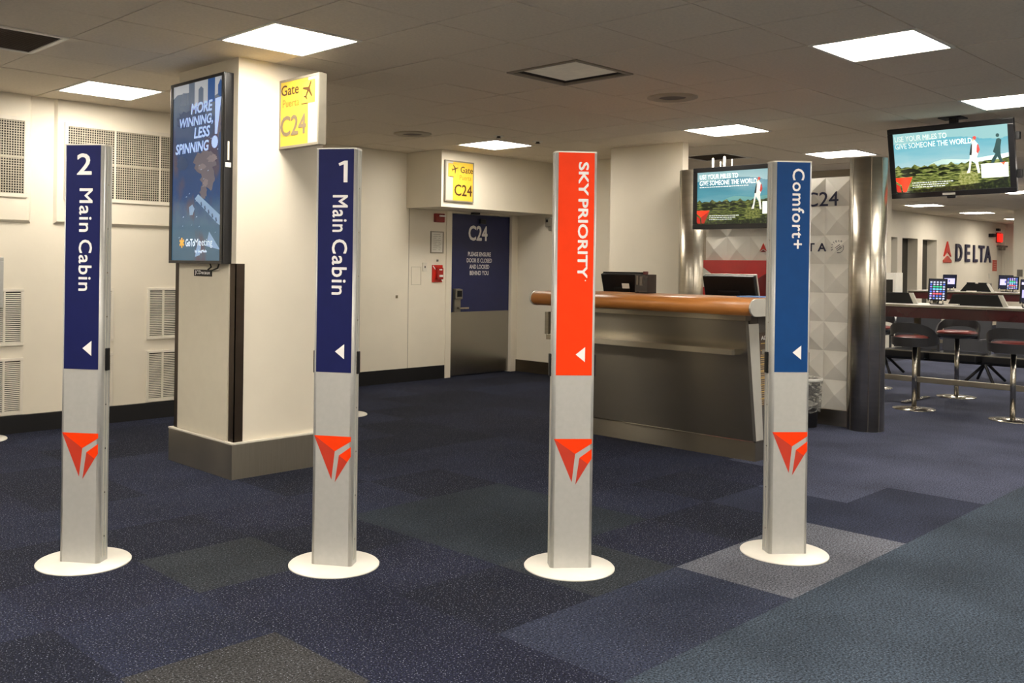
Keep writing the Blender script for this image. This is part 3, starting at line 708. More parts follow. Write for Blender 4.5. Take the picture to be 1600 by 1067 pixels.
slab([(6.245, .148), (6.285, .148), (6.15, 1.012), (6.108, 1.012)], CYN, CYF)
yz_uv(t); obj('front_panel', t, CSTEEL, T)
t = MB(); t.box(6.118, 6.20, CYN + .005, CYF, 1.014, 1.06); obj('top_strip', yz_uv(t), CSTEEL, T)
t = MB(); slab_pts = [(6.29, .145), (6.39, .145), (6.30, .99), (6.158, .99)]
t.prism(slab_pts, 'y', CYN + .002, CYN + .01); obj('end_edge', t, ALUL, T)
obj('end_panel', MB().box(6.30, 7.0, CYN + .01, CYN + .03, .136, 1.05), mat('dark_end_panel', '#4b4743', .45), T)
obj('far_panel', MB().box(6.25, 7.0, CYF - .03, CYF, .136, 1.05), GREYP, T)
t = MB(); t.box(6.02, 6.15, CYN + .05, CYF, .775, .815); obj('bag_shelf', yz_uv(t), CSTEEL, T)
obj('shadow_fill', MB().box(6.19, 6.62, CYN + .012, CYF - .01, .985, 1.057), mat('counter_shadow_grey', '#45413c', .6), T)  # filler box added and coloured dark for the shade under the ledge
obj('shelf_bracket', MB().box(6.0, 6.055, CYF - .04, CYF, .82, 1.004, .003), STEEL, T)
obj('work_surface', MB().box(6.35, 7.05, CYN, CYF, .77, .80), mat('grey_laminate', '#7b766c', .5), T)
nose = [(6.62, 1.058), (6.62, 1.172)]
for k in range(13):
    a = PI / 2 + k * PI / 12; nose.append((6.01 + .085 * math.cos(a), 1.115 + .058 * math.sin(a)))
t = MB(); t.prism(nose, 'y', CYN - .13, CYF + .09, True)
for f in t.bm.faces:
    if len(f.verts) > 4: f.smooth = False
obj('wood_ledge', t, WOOD, T)
ex_ = [(6.315 + (x - 6.315) * 1.012, 1.115 + (z - 1.115) * 1.05) for x, z in nose]
for y0, y1 in ((CYN - .142, CYN - .13), (CYF + .09, CYF + .102)):
    t = MB(); t.prism(ex_, 'y', y0, y1); obj('end_cap', t, ALUL, T)
for yy in (3.75, 4.9): obj('ledge_bracket', MB().box(6.2, 6.55, yy - .02, yy + .02, .80, 1.058), GREYP, T)
T = thing('advisory_poster', 'brown advisory poster with pale text rows on the counter end panel', 'poster', (6.5, CYN, .38))
fa = Fr((6.318, CYN + .009, 0), (1, 0, 0), (0, 0, 1))
obj('board', MB().fbox(fa, 0, .26, .385, .925, 0, .006), mat('poster_brown', '#4a3b30', .5), T)
t = MB().use(LETTERW).text('ADVICE', fa, .018, .22, .87, .9, .007, bold=.03)
t.use(mat('poster_gold', '#c9a75a', .6))
for q in range(9): t.flat([(.018, .842 - q * .05), (.24, .842 - q * .05), (.24, .848 - q * .05), (.018, .848 - q * .05)], fa, .007)
t.use(mat('poster_tan', '#a08a6a', .6))
for q in range(26):
    v = .40 + q * .0155
    if abs(v - .79) > .02: t.flat([(.018, v), (.24 - .05 * random.random(), v), (.24 - .05 * random.random(), v + .007), (.018, v + .007)], fa, .0068)
flatobj('print', t, None, T)
# things on the counter
def desk_monitor(y0, y1, label, white, loc):
    T = thing('desk_monitor', label, 'monitor', loc, 'monitors behind the gate counter')
    fm = Fr((6.87, y1, .96), (0, -1, 0), (-.28, 0, 1)); Wd = y1 - y0
    obj('housing', MB().fbox(fm, 0, Wd, 0, .375, -.045, 0, .008), BLACK, T)
    obj('back_cover', MB().fbox(fm, .13, Wd - .13, .06, .26, 0, .018, .008), BLACK, T)
    obj('bezel', MB().ring(fm, -.006, Wd + .006, -.006, .381, .02, -.056, -.045, .003), ALUL if white else BLACK, T)
    obj('stand', MB().box(6.79, 6.84, (y0 + y1) / 2 - .04, (y0 + y1) / 2 + .04, .81, 1.08).box(6.7, 6.98, (y0 + y1) / 2 - .12, (y0 + y1) / 2 + .12, .80, .815, .004), BLACK, T)
    return T, fm
T, fm = desk_monitor(4.80, 5.22, 'black monitor seen from behind with white sticker, left on the counter', False, (6.87, 5.0, .80))
obj('sticker', MB().fbox(fm, .235, .31, .255, .30, .025, .0265), WHITE, T)
desk_monitor(3.74, 4.19, 'black monitor with silver rim seen from behind, near the blue pylon', True, (6.87, 3.96, .80))
T = thing('brochure_holder', 'smoked acrylic holder standing on the wood ledge beside the left monitor', 'holder', (6.5, 4.55, 1.172))
obj('box', MB().box(6.44, 6.445, 4.492, 4.612, 1.172, 1.325).box(6.56, 6.565, 4.492, 4.612, 1.172, 1.325).box(6.445, 6.56, 4.492, 4.497, 1.172, 1.325).box(6.445, 6.56, 4.607, 4.612, 1.172, 1.325).box(6.44, 6.565, 4.492, 4.612, 1.172, 1.178), SMOKE, T)
obj('leaflets', MB().use(mat('leaflet_grey', '#6a6256', .6)).box(6.436, 6.4395, 4.54, 4.565, 1.235, 1.31).box(6.436, 6.4395, 4.58, 4.60, 1.24, 1.315).use(SMOKE).box(6.46, 6.54, 4.51, 4.595, 1.18, 1.30), None, T)
obj('clip', MB().box(6.48, 6.52, 4.54, 4.565, 1.325, 1.35, .003), mat('clip_red', '#5b2420', .5), T)
single('paper_pad', MB().box(6.42, 6.6, 3.5, 3.68, 1.1725, 1.18), mat('blue_paper', '#5d83c4', .6), 'small blue and white paper lying on the wood ledge near its right end', 'paper')

# ------------------------------------------------------------------ gate backdrop
XP = 8.28
T = thing('gate_backdrop', 'pale faceted gate backdrop panel between two steel posts', 'backdrop', (XP, 4.37, 0))
BY0, BY1, BZ0 = 3.632, 5.102, .148
cw, chh = (BY1 - BY0) / 6, .2575
t = MB(); fb2 = Fr((XP, BY1, 0), (0, -1, 0), (0, 0, 1))
for i in range(6):
    for j in range(8):
        u, v = i * cw, BZ0 + j * chh
        if v > .93 and v < 1.40 and 1 and u < 1.1 and False: continue
        q = [t.v(fb2.at(a, b, 0)) for a, b in ((u, v), (u + cw, v), (u + cw, v + chh), (u, v + chh))]
        c = t.v(fb2.at(u + cw / 2, v + chh / 2, .034))
        for k in range(4): t.face([q[k], q[(k + 1) % 4], c])
t.keep = True
obj('pyramid_panel', t, PYR, T)
obj('backing', MB().box(XP + .002, XP + .09, BY0 - .02, BY1 + .02, .02, 2.212), OFFW, T)
t = MB().use(REDG).flat([(0, .55), (.87, .55), (.87, 1.463), (0, 1.463)], fb2, .036)
t.use(REDGD).flat([(.45, .55), (.87, .55), (.87, 1.44), (.627, 1.313), (.45, 1.19)], fb2, .037)
t.use(PYR).flat([(0, 1.2), (.3, 1.2), (0, 1.397)], fb2, .037)
flatobj('red_graphic', t, None, T)
obj('red_panel', MB().fbox(fb2, -.002, .872, .55, 1.464, .004, .0355), REDG, T)
obj('top_rail', MB().box(XP, XP + .09, BY0 - .02, BY1 + .02, 2.215, 2.275), STEELD, T)
obj('kick_plate', MB().box(XP - .004, XP + .09, BY0 - .02, BY1 + .02, 0, .142), POLISH, T)
def post_mesh(c):
    t = MB(); n = 48; pr_ = []
    for k in range(n):
        a = 2 * PI * k / n
        r = .150
        pr_.append((c[0] + r * math.cos(a), c[1] + r * math.sin(a)))
    t.prism(pr_, 'z', 0, 2.355, True)
    for f in t.bm.faces:
        if len(f.verts) > 4: f.smooth = False
    return t
for c in ((8.30, 3.50), (8.30, 5.235)):
    po = obj('steel_post', post_mesh(c), POLISH, T)
    t = MB()
    for a in (-1.95, -2.6, 1.95, 2.6): t.box(c[0] + .1495 * math.cos(a) - .003, c[0] + .1495 * math.cos(a) + .003, c[1] + .1495 * math.sin(a) - .003, c[1] + .1495 * math.sin(a) + .003, .002, 2.353)
    obj('seam', t, STEELH, po)
t = MB().use(INK)
yb = lambda y: BY1 - y
t.text('C24', fb2, yb(4.045), yb(3.742), 1.951, 2.08, .036, bold=.004, depth=.004)
for ch_, a_, b_ in (('D', 4.345, 4.275), ('E', 4.235, 4.18), ('L', 4.14, 4.09), ('T', 4.022, 3.954), ('A', 3.925, 3.845)): t.text(ch_, fb2, yb(a_), yb(b_), 1.548, 1.623, .036, bold=.02, depth=.004)
flatobj('lettering', t, INK, T)
t = MB().use(RED).flat([(yb(4.493), 1.548), (yb(4.455), 1.572), (yb(4.417), 1.548), (yb(4.455), 1.63)], fb2, .037).use(DRED).flat([(yb(4.488), 1.542), (yb(4.422), 1.542), (yb(4.455), 1.564)], fb2, .037)
flatobj('emblem', t, None, T)
t = MB().use(INK); cu_, cv_ = yb(3.735), 1.581
n = 14
arc = [(cu_ + .047 * math.cos(a), cv_ + .047 * math.sin(a)) for a in [-1.9 + k * 2.4 / n for k in range(n + 1)]]
arc += [(cu_ + .004 + .039 * math.cos(a), cv_ - .001 + .041 * math.sin(a)) for a in [.5 - k * 2.4 / n for k in range(n + 1)]]
t.flat(arc, fb2, .036)
for q in range(3):
    o_ = (-.012 + q * .01, .012 - q * .012)
    t.flat([(cu_ + o_[0] - .022, cv_ + o_[1] - .012), (cu_ + o_[0] - .018, cv_ + o_[1] - .015), (cu_ + o_[0] + .024, cv_ + o_[1] + .014), (cu_ + o_[0] + .02, cv_ + o_[1] + .018)], fb2, .036)
for q, chx in enumerate('SKYTEAM'):
    a = 3.45 - q * .38; cu2, cv2 = cu_ + .062 * math.cos(a), cv_ + .060 * math.sin(a)
    th = a - PI / 2; f3 = Fr(fb2.at(cu2, cv2, 0), fb2.U * math.cos(th) + fb2.V * math.sin(th), -fb2.U * math.sin(th) + fb2.V * math.cos(th))
    t.text(chx, f3, -.006, .006, -.008, .008, .036, bold=.02)
flatobj('alliance_emblem', t, None, T)
# antennas behind the monitor
for k, (y, z0, z1, r) in enumerate(((5.036, 2.277, 2.470, .0115), (4.952, 2.277, 2.43, .007), (4.910, 2.277, 2.478, .013), (4.827, 2.277, 2.445, .006))):
    lab = ('thick white antenna rod above the left monitor, leftmost of four', 'thin white antenna rod above the left monitor, second from left', 'tallest thick white antenna rod above the left monitor, third from left', 'thin white antenna rod above the left monitor, rightmost of four')[k]
    single('antenna', MB().lathe((8.30, y), [(0, z0), (r, z0), (r, z1 - r), (r * .7, z1 - r * .3), (0, z1)], 14), WHITE, lab, 'antenna', 'antenna rods')

# ------------------------------------------------------------------ televisions
SKY = picture('tv_sky', [(.0, '#e9efe8'), (.45, '#cfe6e6'), (.75, '#9fd6de'), (1.0, '#6fc3d4'), (1.3, '#a9dcdc')], 3, 5, .95, (1, 3, 1), ramp_axis=.35)
SKY2 = picture('tv_sky_deep', [(.0, '#c9dedd'), (.42, '#8fc4cb'), (.75, '#4fa6b8'), (1.0, '#3a92aa'), (1.3, '#a9d4d8')], 3, 5, .8, (1, 3, 1), ramp_axis=.35)
LAND = picture('tv_land', [(.36, '#1d2a16'), (.47, '#5d6b2c'), (.55, '#9aa552'), (.66, '#c6cb7c')], 16, 5, .8, (1, 2.6, 1))
LANDD = picture('tv_land_dark', [(.36, '#101a12'), (.47, '#3d4c20'), (.57, '#7d8b3a'), (.68, '#a3ac5a')], 16, 5, .6, (1, 2.6, 1))
BUSH = picture('tv_bush', [(.38, '#7d8a3c'), (.5, '#b3b760'), (.62, '#cfd086')], 60, 5, .8)
BUSHD = picture('tv_bush_dark', [(.38, '#4d5c28'), (.5, '#8a9444'), (.62, '#a9ac60')], 60, 5, .6)
GRASS = picture('tv_grass', [(.4, '#182312'), (.55, '#33421e'), (.68, '#6b7a36')], 40, 5, .5)
def television(fr, W, Hh, label, bright, depth, loc, tilt_mount):
    T = thing('television', label, 'television', loc, 'gate information televisions')
    bz = .045
    obj('housing', MB().fbox(fr, 0, W, 0, Hh, -depth, -.004, .006), TVB, T)
    obj('bezel', MB().ring(fr, 0, W, 0, Hh, bz, -.004, .006, .004), TVB, T)
    scr = flatobj('screen', quad(fr, bz - .003, W - bz + .003, bz - .003, Hh - bz + .003, -.002), SKY if bright else SKY2, T)
    f = Fr(fr.at(bz, bz, -.002), fr.U, fr.V); w, h = W - 2 * bz, Hh - 2 * bz
    Q = lambda pts: [(u * w, v * h) for u, v in pts]
    t = MB().use(glow('hill_blue' + str(bright), '#a8c3bf' if bright else '#5c8f8f', .7)).flat(Q([(.3, .44), (.36, .49), (.44, .525), (.55, .51), (.65, .49), (1, .55), (1, .44)]), f, .0008)
    land = [(0, 0), (1, 0), (1, .49), (.93, .46), (.8, .455)]
    for k in range(26): land.append((.78 - k * .03, .44 + .022 * math.sin(k * 2.3) + .015 * math.sin(k * 5.1)))
    land.append((0, .43))
    m_ = LAND if bright else LANDD
    t.use(m_)
    fa_ = t.face([t.v(f.at(u * w, v * h, .0012)) for u, v in land])
    for l, uv in zip(fa_.loops, land): l[t.uvl].uv = uv
    t.use(glow('land_shadow', '#16200f', .35))
    for cx_, cy_, a, b in ((.13, .37, .09, .035), (.28, .40, .07, .02), (.12, .30, .07, .03), (.44, .37, .05, .025), (.43, .29, .04, .025), (.54, .33, .05, .02), (.33, .33, .05, .018), (.2, .33, .05, .02)):
        t.flat([(w * (cx_ + a * (1 + .25 * math.sin(3 * q)) * math.cos(q * PI / 6)), h * (cy_ + b * (1 + .3 * math.cos(2.3 * q)) * math.sin(q * PI / 6))) for q in range(12)], f, .0014)
    t.use(BUSH if bright else BUSHD).flat([(w * (.65 + .09 * math.cos(q * PI / 8)), h * (.18 + .13 * math.sin(q * PI / 8))) for q in range(16)], f, .0016)
    t.use(GRASS).flat(Q([(0, 0), (1, 0), (1, .18), (.85, .12), (.6, .08), (.3, .06), (0, .03)]), f, .0018)
    # walkers
    t.use(glow('coat_white', '#d6d8d3', .8)).flat(Q([(.685, .66), (.70, .78), (.72, .80), (.75, .72), (.752, .6), (.735, .52), (.745, .4), (.755, .26), (.735, .26), (.72, .42), (.69, .5), (.668, .27), (.64, .27), (.66, .36), (.672, .5)]), f, .0022)
    t.use(glow('coat_dark', '#1f2426', .4)).flat(Q([(.672, .56), (.69, .72), (.70, .74), (.695, .6), (.69, .55)]), f, .0024).use(glow('backpack_red', '#b5443f', .7)).flat(Q([(.732, .6), (.742, .72), (.752, .72), (.763, .63), (.745, .57)]), f, .0024)
    t.flat([(w * (.722 + .016 * math.cos(q * PI / 5)), h * (.825 + .03 * math.sin(q * PI / 5))) for q in range(10)], f, .0024)
    t.use(glow('skin_tan', '#c79a78', .7)).flat(Q([(.70, .78), (.713, .83), (.716, .79), (.712, .77)]), f, .0026)
    t.use(glow('coat_teal', '#233a3c', .45)).flat(Q([(.87, .58), (.89, .68), (.905, .78), (.925, .79), (.945, .76), (.935, .66), (.932, .57), (.935, .50), (.955, .38), (.94, .37), (.905, .5), (.875, .41), (.85, .40), (.86, .47), (.89, .55)]), f, .0022)
    t.flat([(w * (.915 + .015 * math.cos(q * PI / 5)), h * (.835 + .03 * math.sin(q * PI / 5))) for q in range(10)], f, .0024)
    t.use(glow('card_white', '#dfe6e4', .85)).flat(Q([(.765, .175), (.99, .175), (.99, .40), (.765, .40)]), f, .0028)
    t.use(glow('card_red', '#d8503a', .8)).flat(Q([(.93, .405), (.955, .355), (.97, .41)]), f, .003)
    t.use(glow('card_text', '#9aa6a8', .7)).text('DELTA', f, .845 * w, .93 * w, .275 * h, .30 * h, .003)
    t.use(glow('caption_text', '#dfe6e4', .7))
    for k in range(3):
        u = .15
        while u < .5 - .04 * k:
            d = random.uniform(.01, .035); t.flat(Q([(u, .155 - k * .035), (u + d, .155 - k * .035), (u + d, .168 - k * .035), (u, .168 - k * .035)]), f, .003); u += d + .006
    if not bright:
        u = .03
        while u < .6:
            d = random.uniform(.01, .03); t.flat(Q([(u, .705), (u + d, .705), (u + d, .72), (u, .72)]), f, .003); u += d + .006
    flatobj('picture', t, None, scr)
    t = MB().use(glow('emblem_red' + str(bright), '#f0391c', .9 if bright else .75)).flat(Q([(.0, .265), (.155, .265), (.09, .02), (.06, .02), (.05, .14), (.0, .21)]), f, .0032)
    t.use(glow('emblem_dark' + str(bright), '#b8261a', .8 if bright else .6)).flat(Q([(.0, .165), (.035, .12), (.045, .02), (.01, .02), (0, .05)]), f, .0032)
    if not bright: t.use(glow('emblem_mid', '#a92b20', .6)).flat(Q([(.05, .14), (.155, .265), (.09, .02), (.06, .02)]), f, .0034)
    flatobj('emblem', t, None, scr)
    a = .015 if bright else .03
    t = MB().text('USE YOUR MILES TO', f, a * w, .485 * w, .865 * h, .955 * h, .0036, bold=.012).text('GIVE SOMEONE THE WORLD', f, a * w, .70 * w, .745 * h, .835 * h, .0036, bold=.012)
    flatobj('headline', t, glow('headline' + str(bright), '#dbe9e6' if bright else '#e6efee', .85), scr)
    return T
ft = Fr((8.631, 3.43, 2.021), (.05, -.98, .018), (-.134, 0, .6))
T = television(ft, .985, .612, 'television hanging from the ceiling at the right, above the tall tables', True, .05, (8.6, 2.95, 2.02), True)
obj('badge', MB().fbox(ft, .42, .52, .012, .030, .006, .009), ALUL, T)
obj('sensor_lip', MB().fbox(ft, .45, .52, -.02, .004, -.03, .004, .008), TVB, T)
obj('ceiling_mount', MB().box(8.59, 8.64, 2.89, 2.95, 2.50, CE + .004).box(8.645, 8.68, 2.8, 3.05, 2.30, 2.52).box(8.56, 8.68, 2.87, 2.97, 2.50, 2.54).box(8.50, 8.68, 2.83, 3.01, CE - .008, CE + .002), BLACKM, T)
obj('side_clip', MB().box(8.62, 8.66, 2.42, 2.452, 2.47, 2.53), BLACK, T); obj('side_clip', MB().box(8.68, 8.72, 2.42, 2.455, 2.16, 2.23), BLACK, T)
ft = Fr((8.02, 5.078, 1.757), (0, -1, 0), (0, 0, 1))
T = television(ft, .985, .588, 'television on the gate backdrop, partly hidden behind the blue pylon', False, .09, (8.1, 4.6, 1.757), False)
obj('wall_mount', MB().box(8.11, 8.24, 4.45, 4.75, 1.9, 2.2), BLACKM, T)

# ------------------------------------------------------------------ bin
T = thing('waste_bin', 'black waste bin with clear plastic liner against the gate backdrop', 'bin', (8.02, 3.95, 0))
cb_ = (8.05, 3.955)
t = MB(); t.lathe(cb_, [(0, .002), (.125, .002), (.15, .40), (.142, .40), (.118, .02), (0, .02)], 36); obj('bin', t, BLACKM, T)
t = MB(); pr_ = []
rings = []
n = 48
for r, z in ((.148, .14), (.156, .18), (.162, .24), (.16, .30), (.165, .37), (.168, .415), (.155, .425), (.135, .40), (.128, .3)):
    rings.append([t.v((cb_[0] + (r + .006 * math.sin(k * 1.7 + z * 40) + .004 * math.sin(k * 4.1)) * math.cos(2 * PI * k / n), cb_[1] + (r + .006 * math.sin(k * 1.7 + z * 40)) * math.sin(2 * PI * k / n), z + .008 * math.sin(k * .9 + z * 9))) for k in range(n)])
for A, B in zip(rings, rings[1:]):
    for k in range(n): t.face([A[k], A[(k + 1) % n], B[(k + 1) % n], B[k]], True)
obj('liner', t, LINER, T)
t = MB(); t.lathe(cb_, [(.164, .405), (.171, .412), (.171, .428), (.160, .432), (.150, .424), (.152, .405)], 48); obj('liner_rim', t, mat('liner_rim_white', '#c9c8c2', .35), T)

# ------------------------------------------------------------------ tall tables with tablets
def tall_table(xf, y0, y1, ztop, label, legs):
    T = thing('tall_table', label, 'table', (xf + .35, (y0 + y1) / 2, 0), 'tall charging tables')
    obj('table_top', MB().box(xf, xf + .72, y0, y1, ztop - .024, ztop, .004), TABLEW, T)
    obj('edge_trim', MB().box(xf - .004, xf, y0, y1, ztop - .022, ztop - .003), CHROME, T)
    obj('fascia', MB().box(xf + .02, xf + .04, y0, y1, ztop - .135, ztop - .024).box(xf + .68, xf + .70, y0, y1, ztop - .135, ztop - .024), MAROON, T)
    fr_ = MB().box(xf + .30, xf + .33, y0, y1, .205, .262, .004); obj('foot_rail', fr_, STEELH, T)
    for y in legs:
        l = obj('leg', MB().box(xf + .34, xf + .40, y - .025, y + .025, 0, ztop - .024), STEELD, T)
        obj('foot', MB().box(xf + .02, xf + .68, y - .03, y + .03, 0, .02, .004), CHROME, l)
    return T
tall_table(10.24, 2.0, 5.6, 1.036, 'front tall white-topped table with maroon fascia, behind the red stools', (2.72, 3.93, 5.3))
tall_table(16.3, 1.5, 6.2, 1.072, 'rear tall white-topped table with maroon fascia, below the wall lettering', (2.2, 4.1, 5.9))
APPS = [glow('app_' + k, c, .9) for k, c in (('white', '#b9c0dc'), ('blue', '#4a6cc8'), ('green', '#39c08a'), ('red', '#e05560'), ('violet', '#9a7fd8'), ('cyan', '#6fc9e6'))]
SCRB = glow('tablet_night', '#10142c', .6); SCRL = glow('tablet_pale', '#b9b6e6', .9)
def tablet(x, yc, z0, w_, h_, kind, label, group='tablets on stands'):
    T = thing('tablet', label, 'tablet', (x, yc, z0 - .04), group)
    fr = Fr((x, yc + w_ / 2, z0), (0, -1, 0), (.12, 0, 1))
    obj('case', MB().fbox(fr, 0, w_, 0, h_, -.014, 0, .006), BLACK, T)
    t = MB(); m_ = .012
    if kind == 'apps':
        t.use(SCRB).flat([(m_, m_), (w_ - m_, m_), (w_ - m_, h_ - m_), (m_, h_ - m_)], fr, .0008)
        for r in range(8):
            for c in range(5):
                cu_, cv_ = w_ * (.16 + c * .17), h_ * (.10 + r * .105)
                mm = APPS[2] if (r == 5 and 1 <= c <= 3) else APPS[5] if (r == 4 and 1 <= c <= 3) else APPS[3] if (r == 2 and 1 <= c <= 3) else APPS[1] if r in (3, 6) and c in (0, 4) else APPS[random.choice((0, 0, 1, 4))]
                t.use(mm).flat([(cu_ + a * w_ * (.075 if 1 <= c <= 3 and r in (2, 4, 5) else .055), cv_ + b * h_ * .034) for a, b in ((-1, -.6), (-.6, -1), (.6, -1), (1, -.6), (1, .6), (.6, 1), (-.6, 1), (-1, .6))], fr, .0012)
        if kind == 'apps' and h_ > .25: t.use(APPS[0]).flat([(.2 * w_, h_ - m_), (w_ * .45, h_ * .86), (.7 * w_, h_ * .87), (w_ - m_, h_ - m_)][::1], fr, .0015)
    else:
        t.use(SCRB).flat([(m_, m_), (w_ - m_, m_), (w_ - m_, h_ - m_), (m_, h_ - m_)], fr, .0008).use(SCRL).flat([(w_ * .12, h_ * .3), (w_ * .88, h_ * .3), (w_ * .88, h_ * .72), (w_ * .12, h_ * .72)], fr, .0012)
        t.use(glow('tablet_mark', '#4b4f9c', .7)).flat([(w_ * .45, h_ * .45), (w_ * .53, h_ * .45), (w_ * .53, h_ * .6), (w_ * .45, h_ * .6)], fr, .0014)
    flatobj('screen', t, None, T)
    obj('stand', MB().tube([(x + .03, yc, z0 + .1), (x + .05, yc, z0), (x + .03, yc, z0 - .035)], .008).box(x - .03, x + .08, yc - .06, yc + .06, z0 - .04, z0 - .03, .003), BLACK, T)
    for sg in (-1, 1): obj('bracket', MB().tube([(x - .01, yc + sg * w_ * .35, z0 - .03), (x - .02, yc + sg * w_ * .35, z0 + .015)], .008), CHROME, T)
tablet(10.6, 3.735, 1.076, .19, .235, 'apps', 'tablet with colourful app icons on the front tall table')
tablet(10.6, 2.86, 1.076, .19, .19, 'plain', 'tablet with pale screen on the front table, cut by the right edge')
tablet(16.6, 5.66, 1.115, .215, .225, 'plain', 'tablet with pale square screen on the rear table behind the colourful one')
tablet(16.75, 4.87, 1.115, .215, .23, 'plain', 'tablet with pale screen on the rear table, behind another tablet at right')
tablet(16.6, 4.73, 1.115, .18, .21, 'apps', 'tablet with colourful app icons on the rear table at right')
tablet(16.6, 4.52, 1.115, .2, .17, 'dark', 'dark tablet at the right edge on the rear table')
def wedge(x, yt0, yt1, yb0, yb1, z0, z1, label, tabs=False, d=.2):
    T = thing('table_divider', label, 'divider', (x, (yb0 + yb1) / 2, z0), 'black table dividers')
    t = MB(); A = [(yb1, z0), (yb0, z0), (yt0, z1), (yt1, z1)]
    t.prism(A, 'x', x, x + .03); obj('panel', t, BLACK, T)
    t = MB(); t.prism([(yb0, z0), (yb0 - .045, z0), (yt0 - .04, z1), (yt0, z1)], 'x', x + .004, x + .03); obj('end_strip', t, ALUL, T)
    if tabs:
        for y in (yt1 - .06, yt0 + .06): obj('tab', MB().box(x, x + .03, y - .06, y + .06, z1, z1 + .018), BLACK, T)
wedge(10.55, 4.005, 4.52, 3.955, 4.56, 1.036, 1.152, 'black sloped divider on the front table next to the steel post')
wedge(10.55, 3.135, 3.56, 3.085, 3.61, 1.036, 1.152, 'black sloped divider in the middle of the front table')
wedge(16.5, 5.07, 5.36, 5.0, 5.46, 1.072, 1.20, 'black sloped divider with two top tabs on the rear table', True)
for k, (x, y, lab) in enumerate(((10.5, 3.56, 'small white card tray on the front table right of the colourful tablet'), (16.45, 5.28, 'small white card tray on the rear table in front of the black divider'))):
    single('card_tray', MB().box(x, x + .12, y - .07, y + .07, (1.036, 1.072)[k], (1.05, 1.085)[k], .003), WHITE, lab, 'tray', 'white card trays')

# ------------------------------------------------------------------ bar stools
def stool_proto():
    T = thing('bar_stool', '', 'stool', (0, 0, 0), 'red seated bar stools')
    t = MB(); t.lathe((0, 0), [(0, 0), (.2, 0), (.2, .006), (.06, .016), (.03, .024), (0, .024)], 40); obj('base', t, CHROME, T)
    t = MB(); t.cyl((0, 0), .024, .02, .66, 20); obj('column', t, CHROME, T)
    t = MB(); t.lathe((0, 0), [(0, .645), (.12, .65), (.2, .675), (.215, .70), (.2, .705), (0, .705)], 40); obj('seat_shell', t, SHELL, T)
    t = MB(); t.lathe((0, 0), [(0, .69), (.19, .698), (.207, .708), (.20, .722), (.15, .735), (0, .738)], 40); obj('seat_pad', t, SEATRED, T)
    t = MB(); n = 36; th1 = 1.75; sl = .95
    def ztop(a): return .875 - .20 * (abs(a) / th1) ** 2.4
    def add(a0, a1, zb0, zt0, zb1, zt1):
        P_ = []
        for a, zb, zt in ((a0, zb0, zt0), (a1, zb1, zt1)):
            for z in (zb, zt):
                for dr in (0, .018):
                    r = .195 + .10 * (z - .63) + dr; P_.append(t.v((-r * math.cos(a), -r * math.sin(a), z)))
        for q in ((0, 1, 3, 2), (4, 6, 7, 5), (0, 4, 5, 1), (2, 3, 7, 6), (1, 5, 7, 3), (0, 2, 6, 4)): t.face([P_[i] for i in q], False)
    for k in range(n):
        a0, a1 = -th1 + 2 * th1 * k / n, -th1 + 2 * th1 * (k + 1) / n
        za0, za1 = ztop(a0), ztop(a1)
        zb = lambda a: .635 + .03 * (abs(a) / th1) ** 2
        if abs((a0 + a1) / 2) < sl:
            sb = lambda a: .725; st = lambda a: .775 - .035 * (abs(a) / sl) ** 2
            add(a0, a1, zb(a0), sb(a0), zb(a1), sb(a1)); add(a0, a1, st(a0), za0, st(a1), za1)
        else: add(a0, a1, zb(a0), za0, zb(a1), za1)
    obj('backrest', t, SHELL, T)
    return T
ST = stool_proto()
ST.location = (9.93, 3.70, 0); ST['label'] = 'red seated bar stool with grey back, nearest the right steel post'
dup(ST, (9.9, 2.80, 0), .1, 'red seated bar stool with grey back, at the right edge')
dup(ST, (11.27, 3.75, 0), PI + .15, 'red seated bar stool on the far side of the table, facing the camera')
dup(ST, (11.38, 4.70, 0), PI - .1, 'red seated bar stool on the far side, half hidden by the right steel post')

# ------------------------------------------------------------------ row of beam seats
def beam_seat(x, y0, n, label):
    T = thing('beam_seat', label, 'bench', (x, y0, 0), 'rows of black waiting seats')
    p = .62
    obj('beam', MB().box(x + .22, x + .28, y0, y0 + n * p, .22, .28), BLACKM, T)
    for k in range(n):
        a, b = y0 + k * p + .03, y0 + (k + 1) * p - .03
        obj('seat', MB().box(x, x + .5, a, b, .25, .355, .02), mat('black_seat', '#0f0f12', .4), T)
        t = MB(); t.prism([(x + .46, .36), (x + .52, .36), (x + .60, .78), (x + .55, .79)], 'y', a, b); obj('backrest', t, BENCHG, T)
    obj('front_trim', MB().box(x - .008, x, y0, y0 + n * p, .345, .357), STEELH, T)
    for k in range(0, n + 1, 2):
        y = y0 + k * p
        t = MB()
        t.tube([(x + .02, y - .16, .02), (x + .25, y + .02, .26)], .018, 8).tube([(x + .02, y + .16, .02), (x + .25, y - .02, .26)], .018, 8).tube([(x + .48, y - .16, .02), (x + .25, y, .26)], .018, 8).tube([(x + .48, y + .16, .02), (x + .25, y, .26)], .018, 8)
        obj('leg', t, BLACKM, T)
    for k in range(n + 1):
        y = y0 + k * p
        obj('armrest', MB().box(x + .05, x + .45, y - .02, y + .02, .52, .545, .004).box(x + .40, x + .43, y - .012, y + .012, .28, .52), mat('arm_grey', '#55565a', .4, .3), T)
beam_seat(12.78, 2.76, 4, 'row of black beam seats with charcoal backs under and behind the front table')

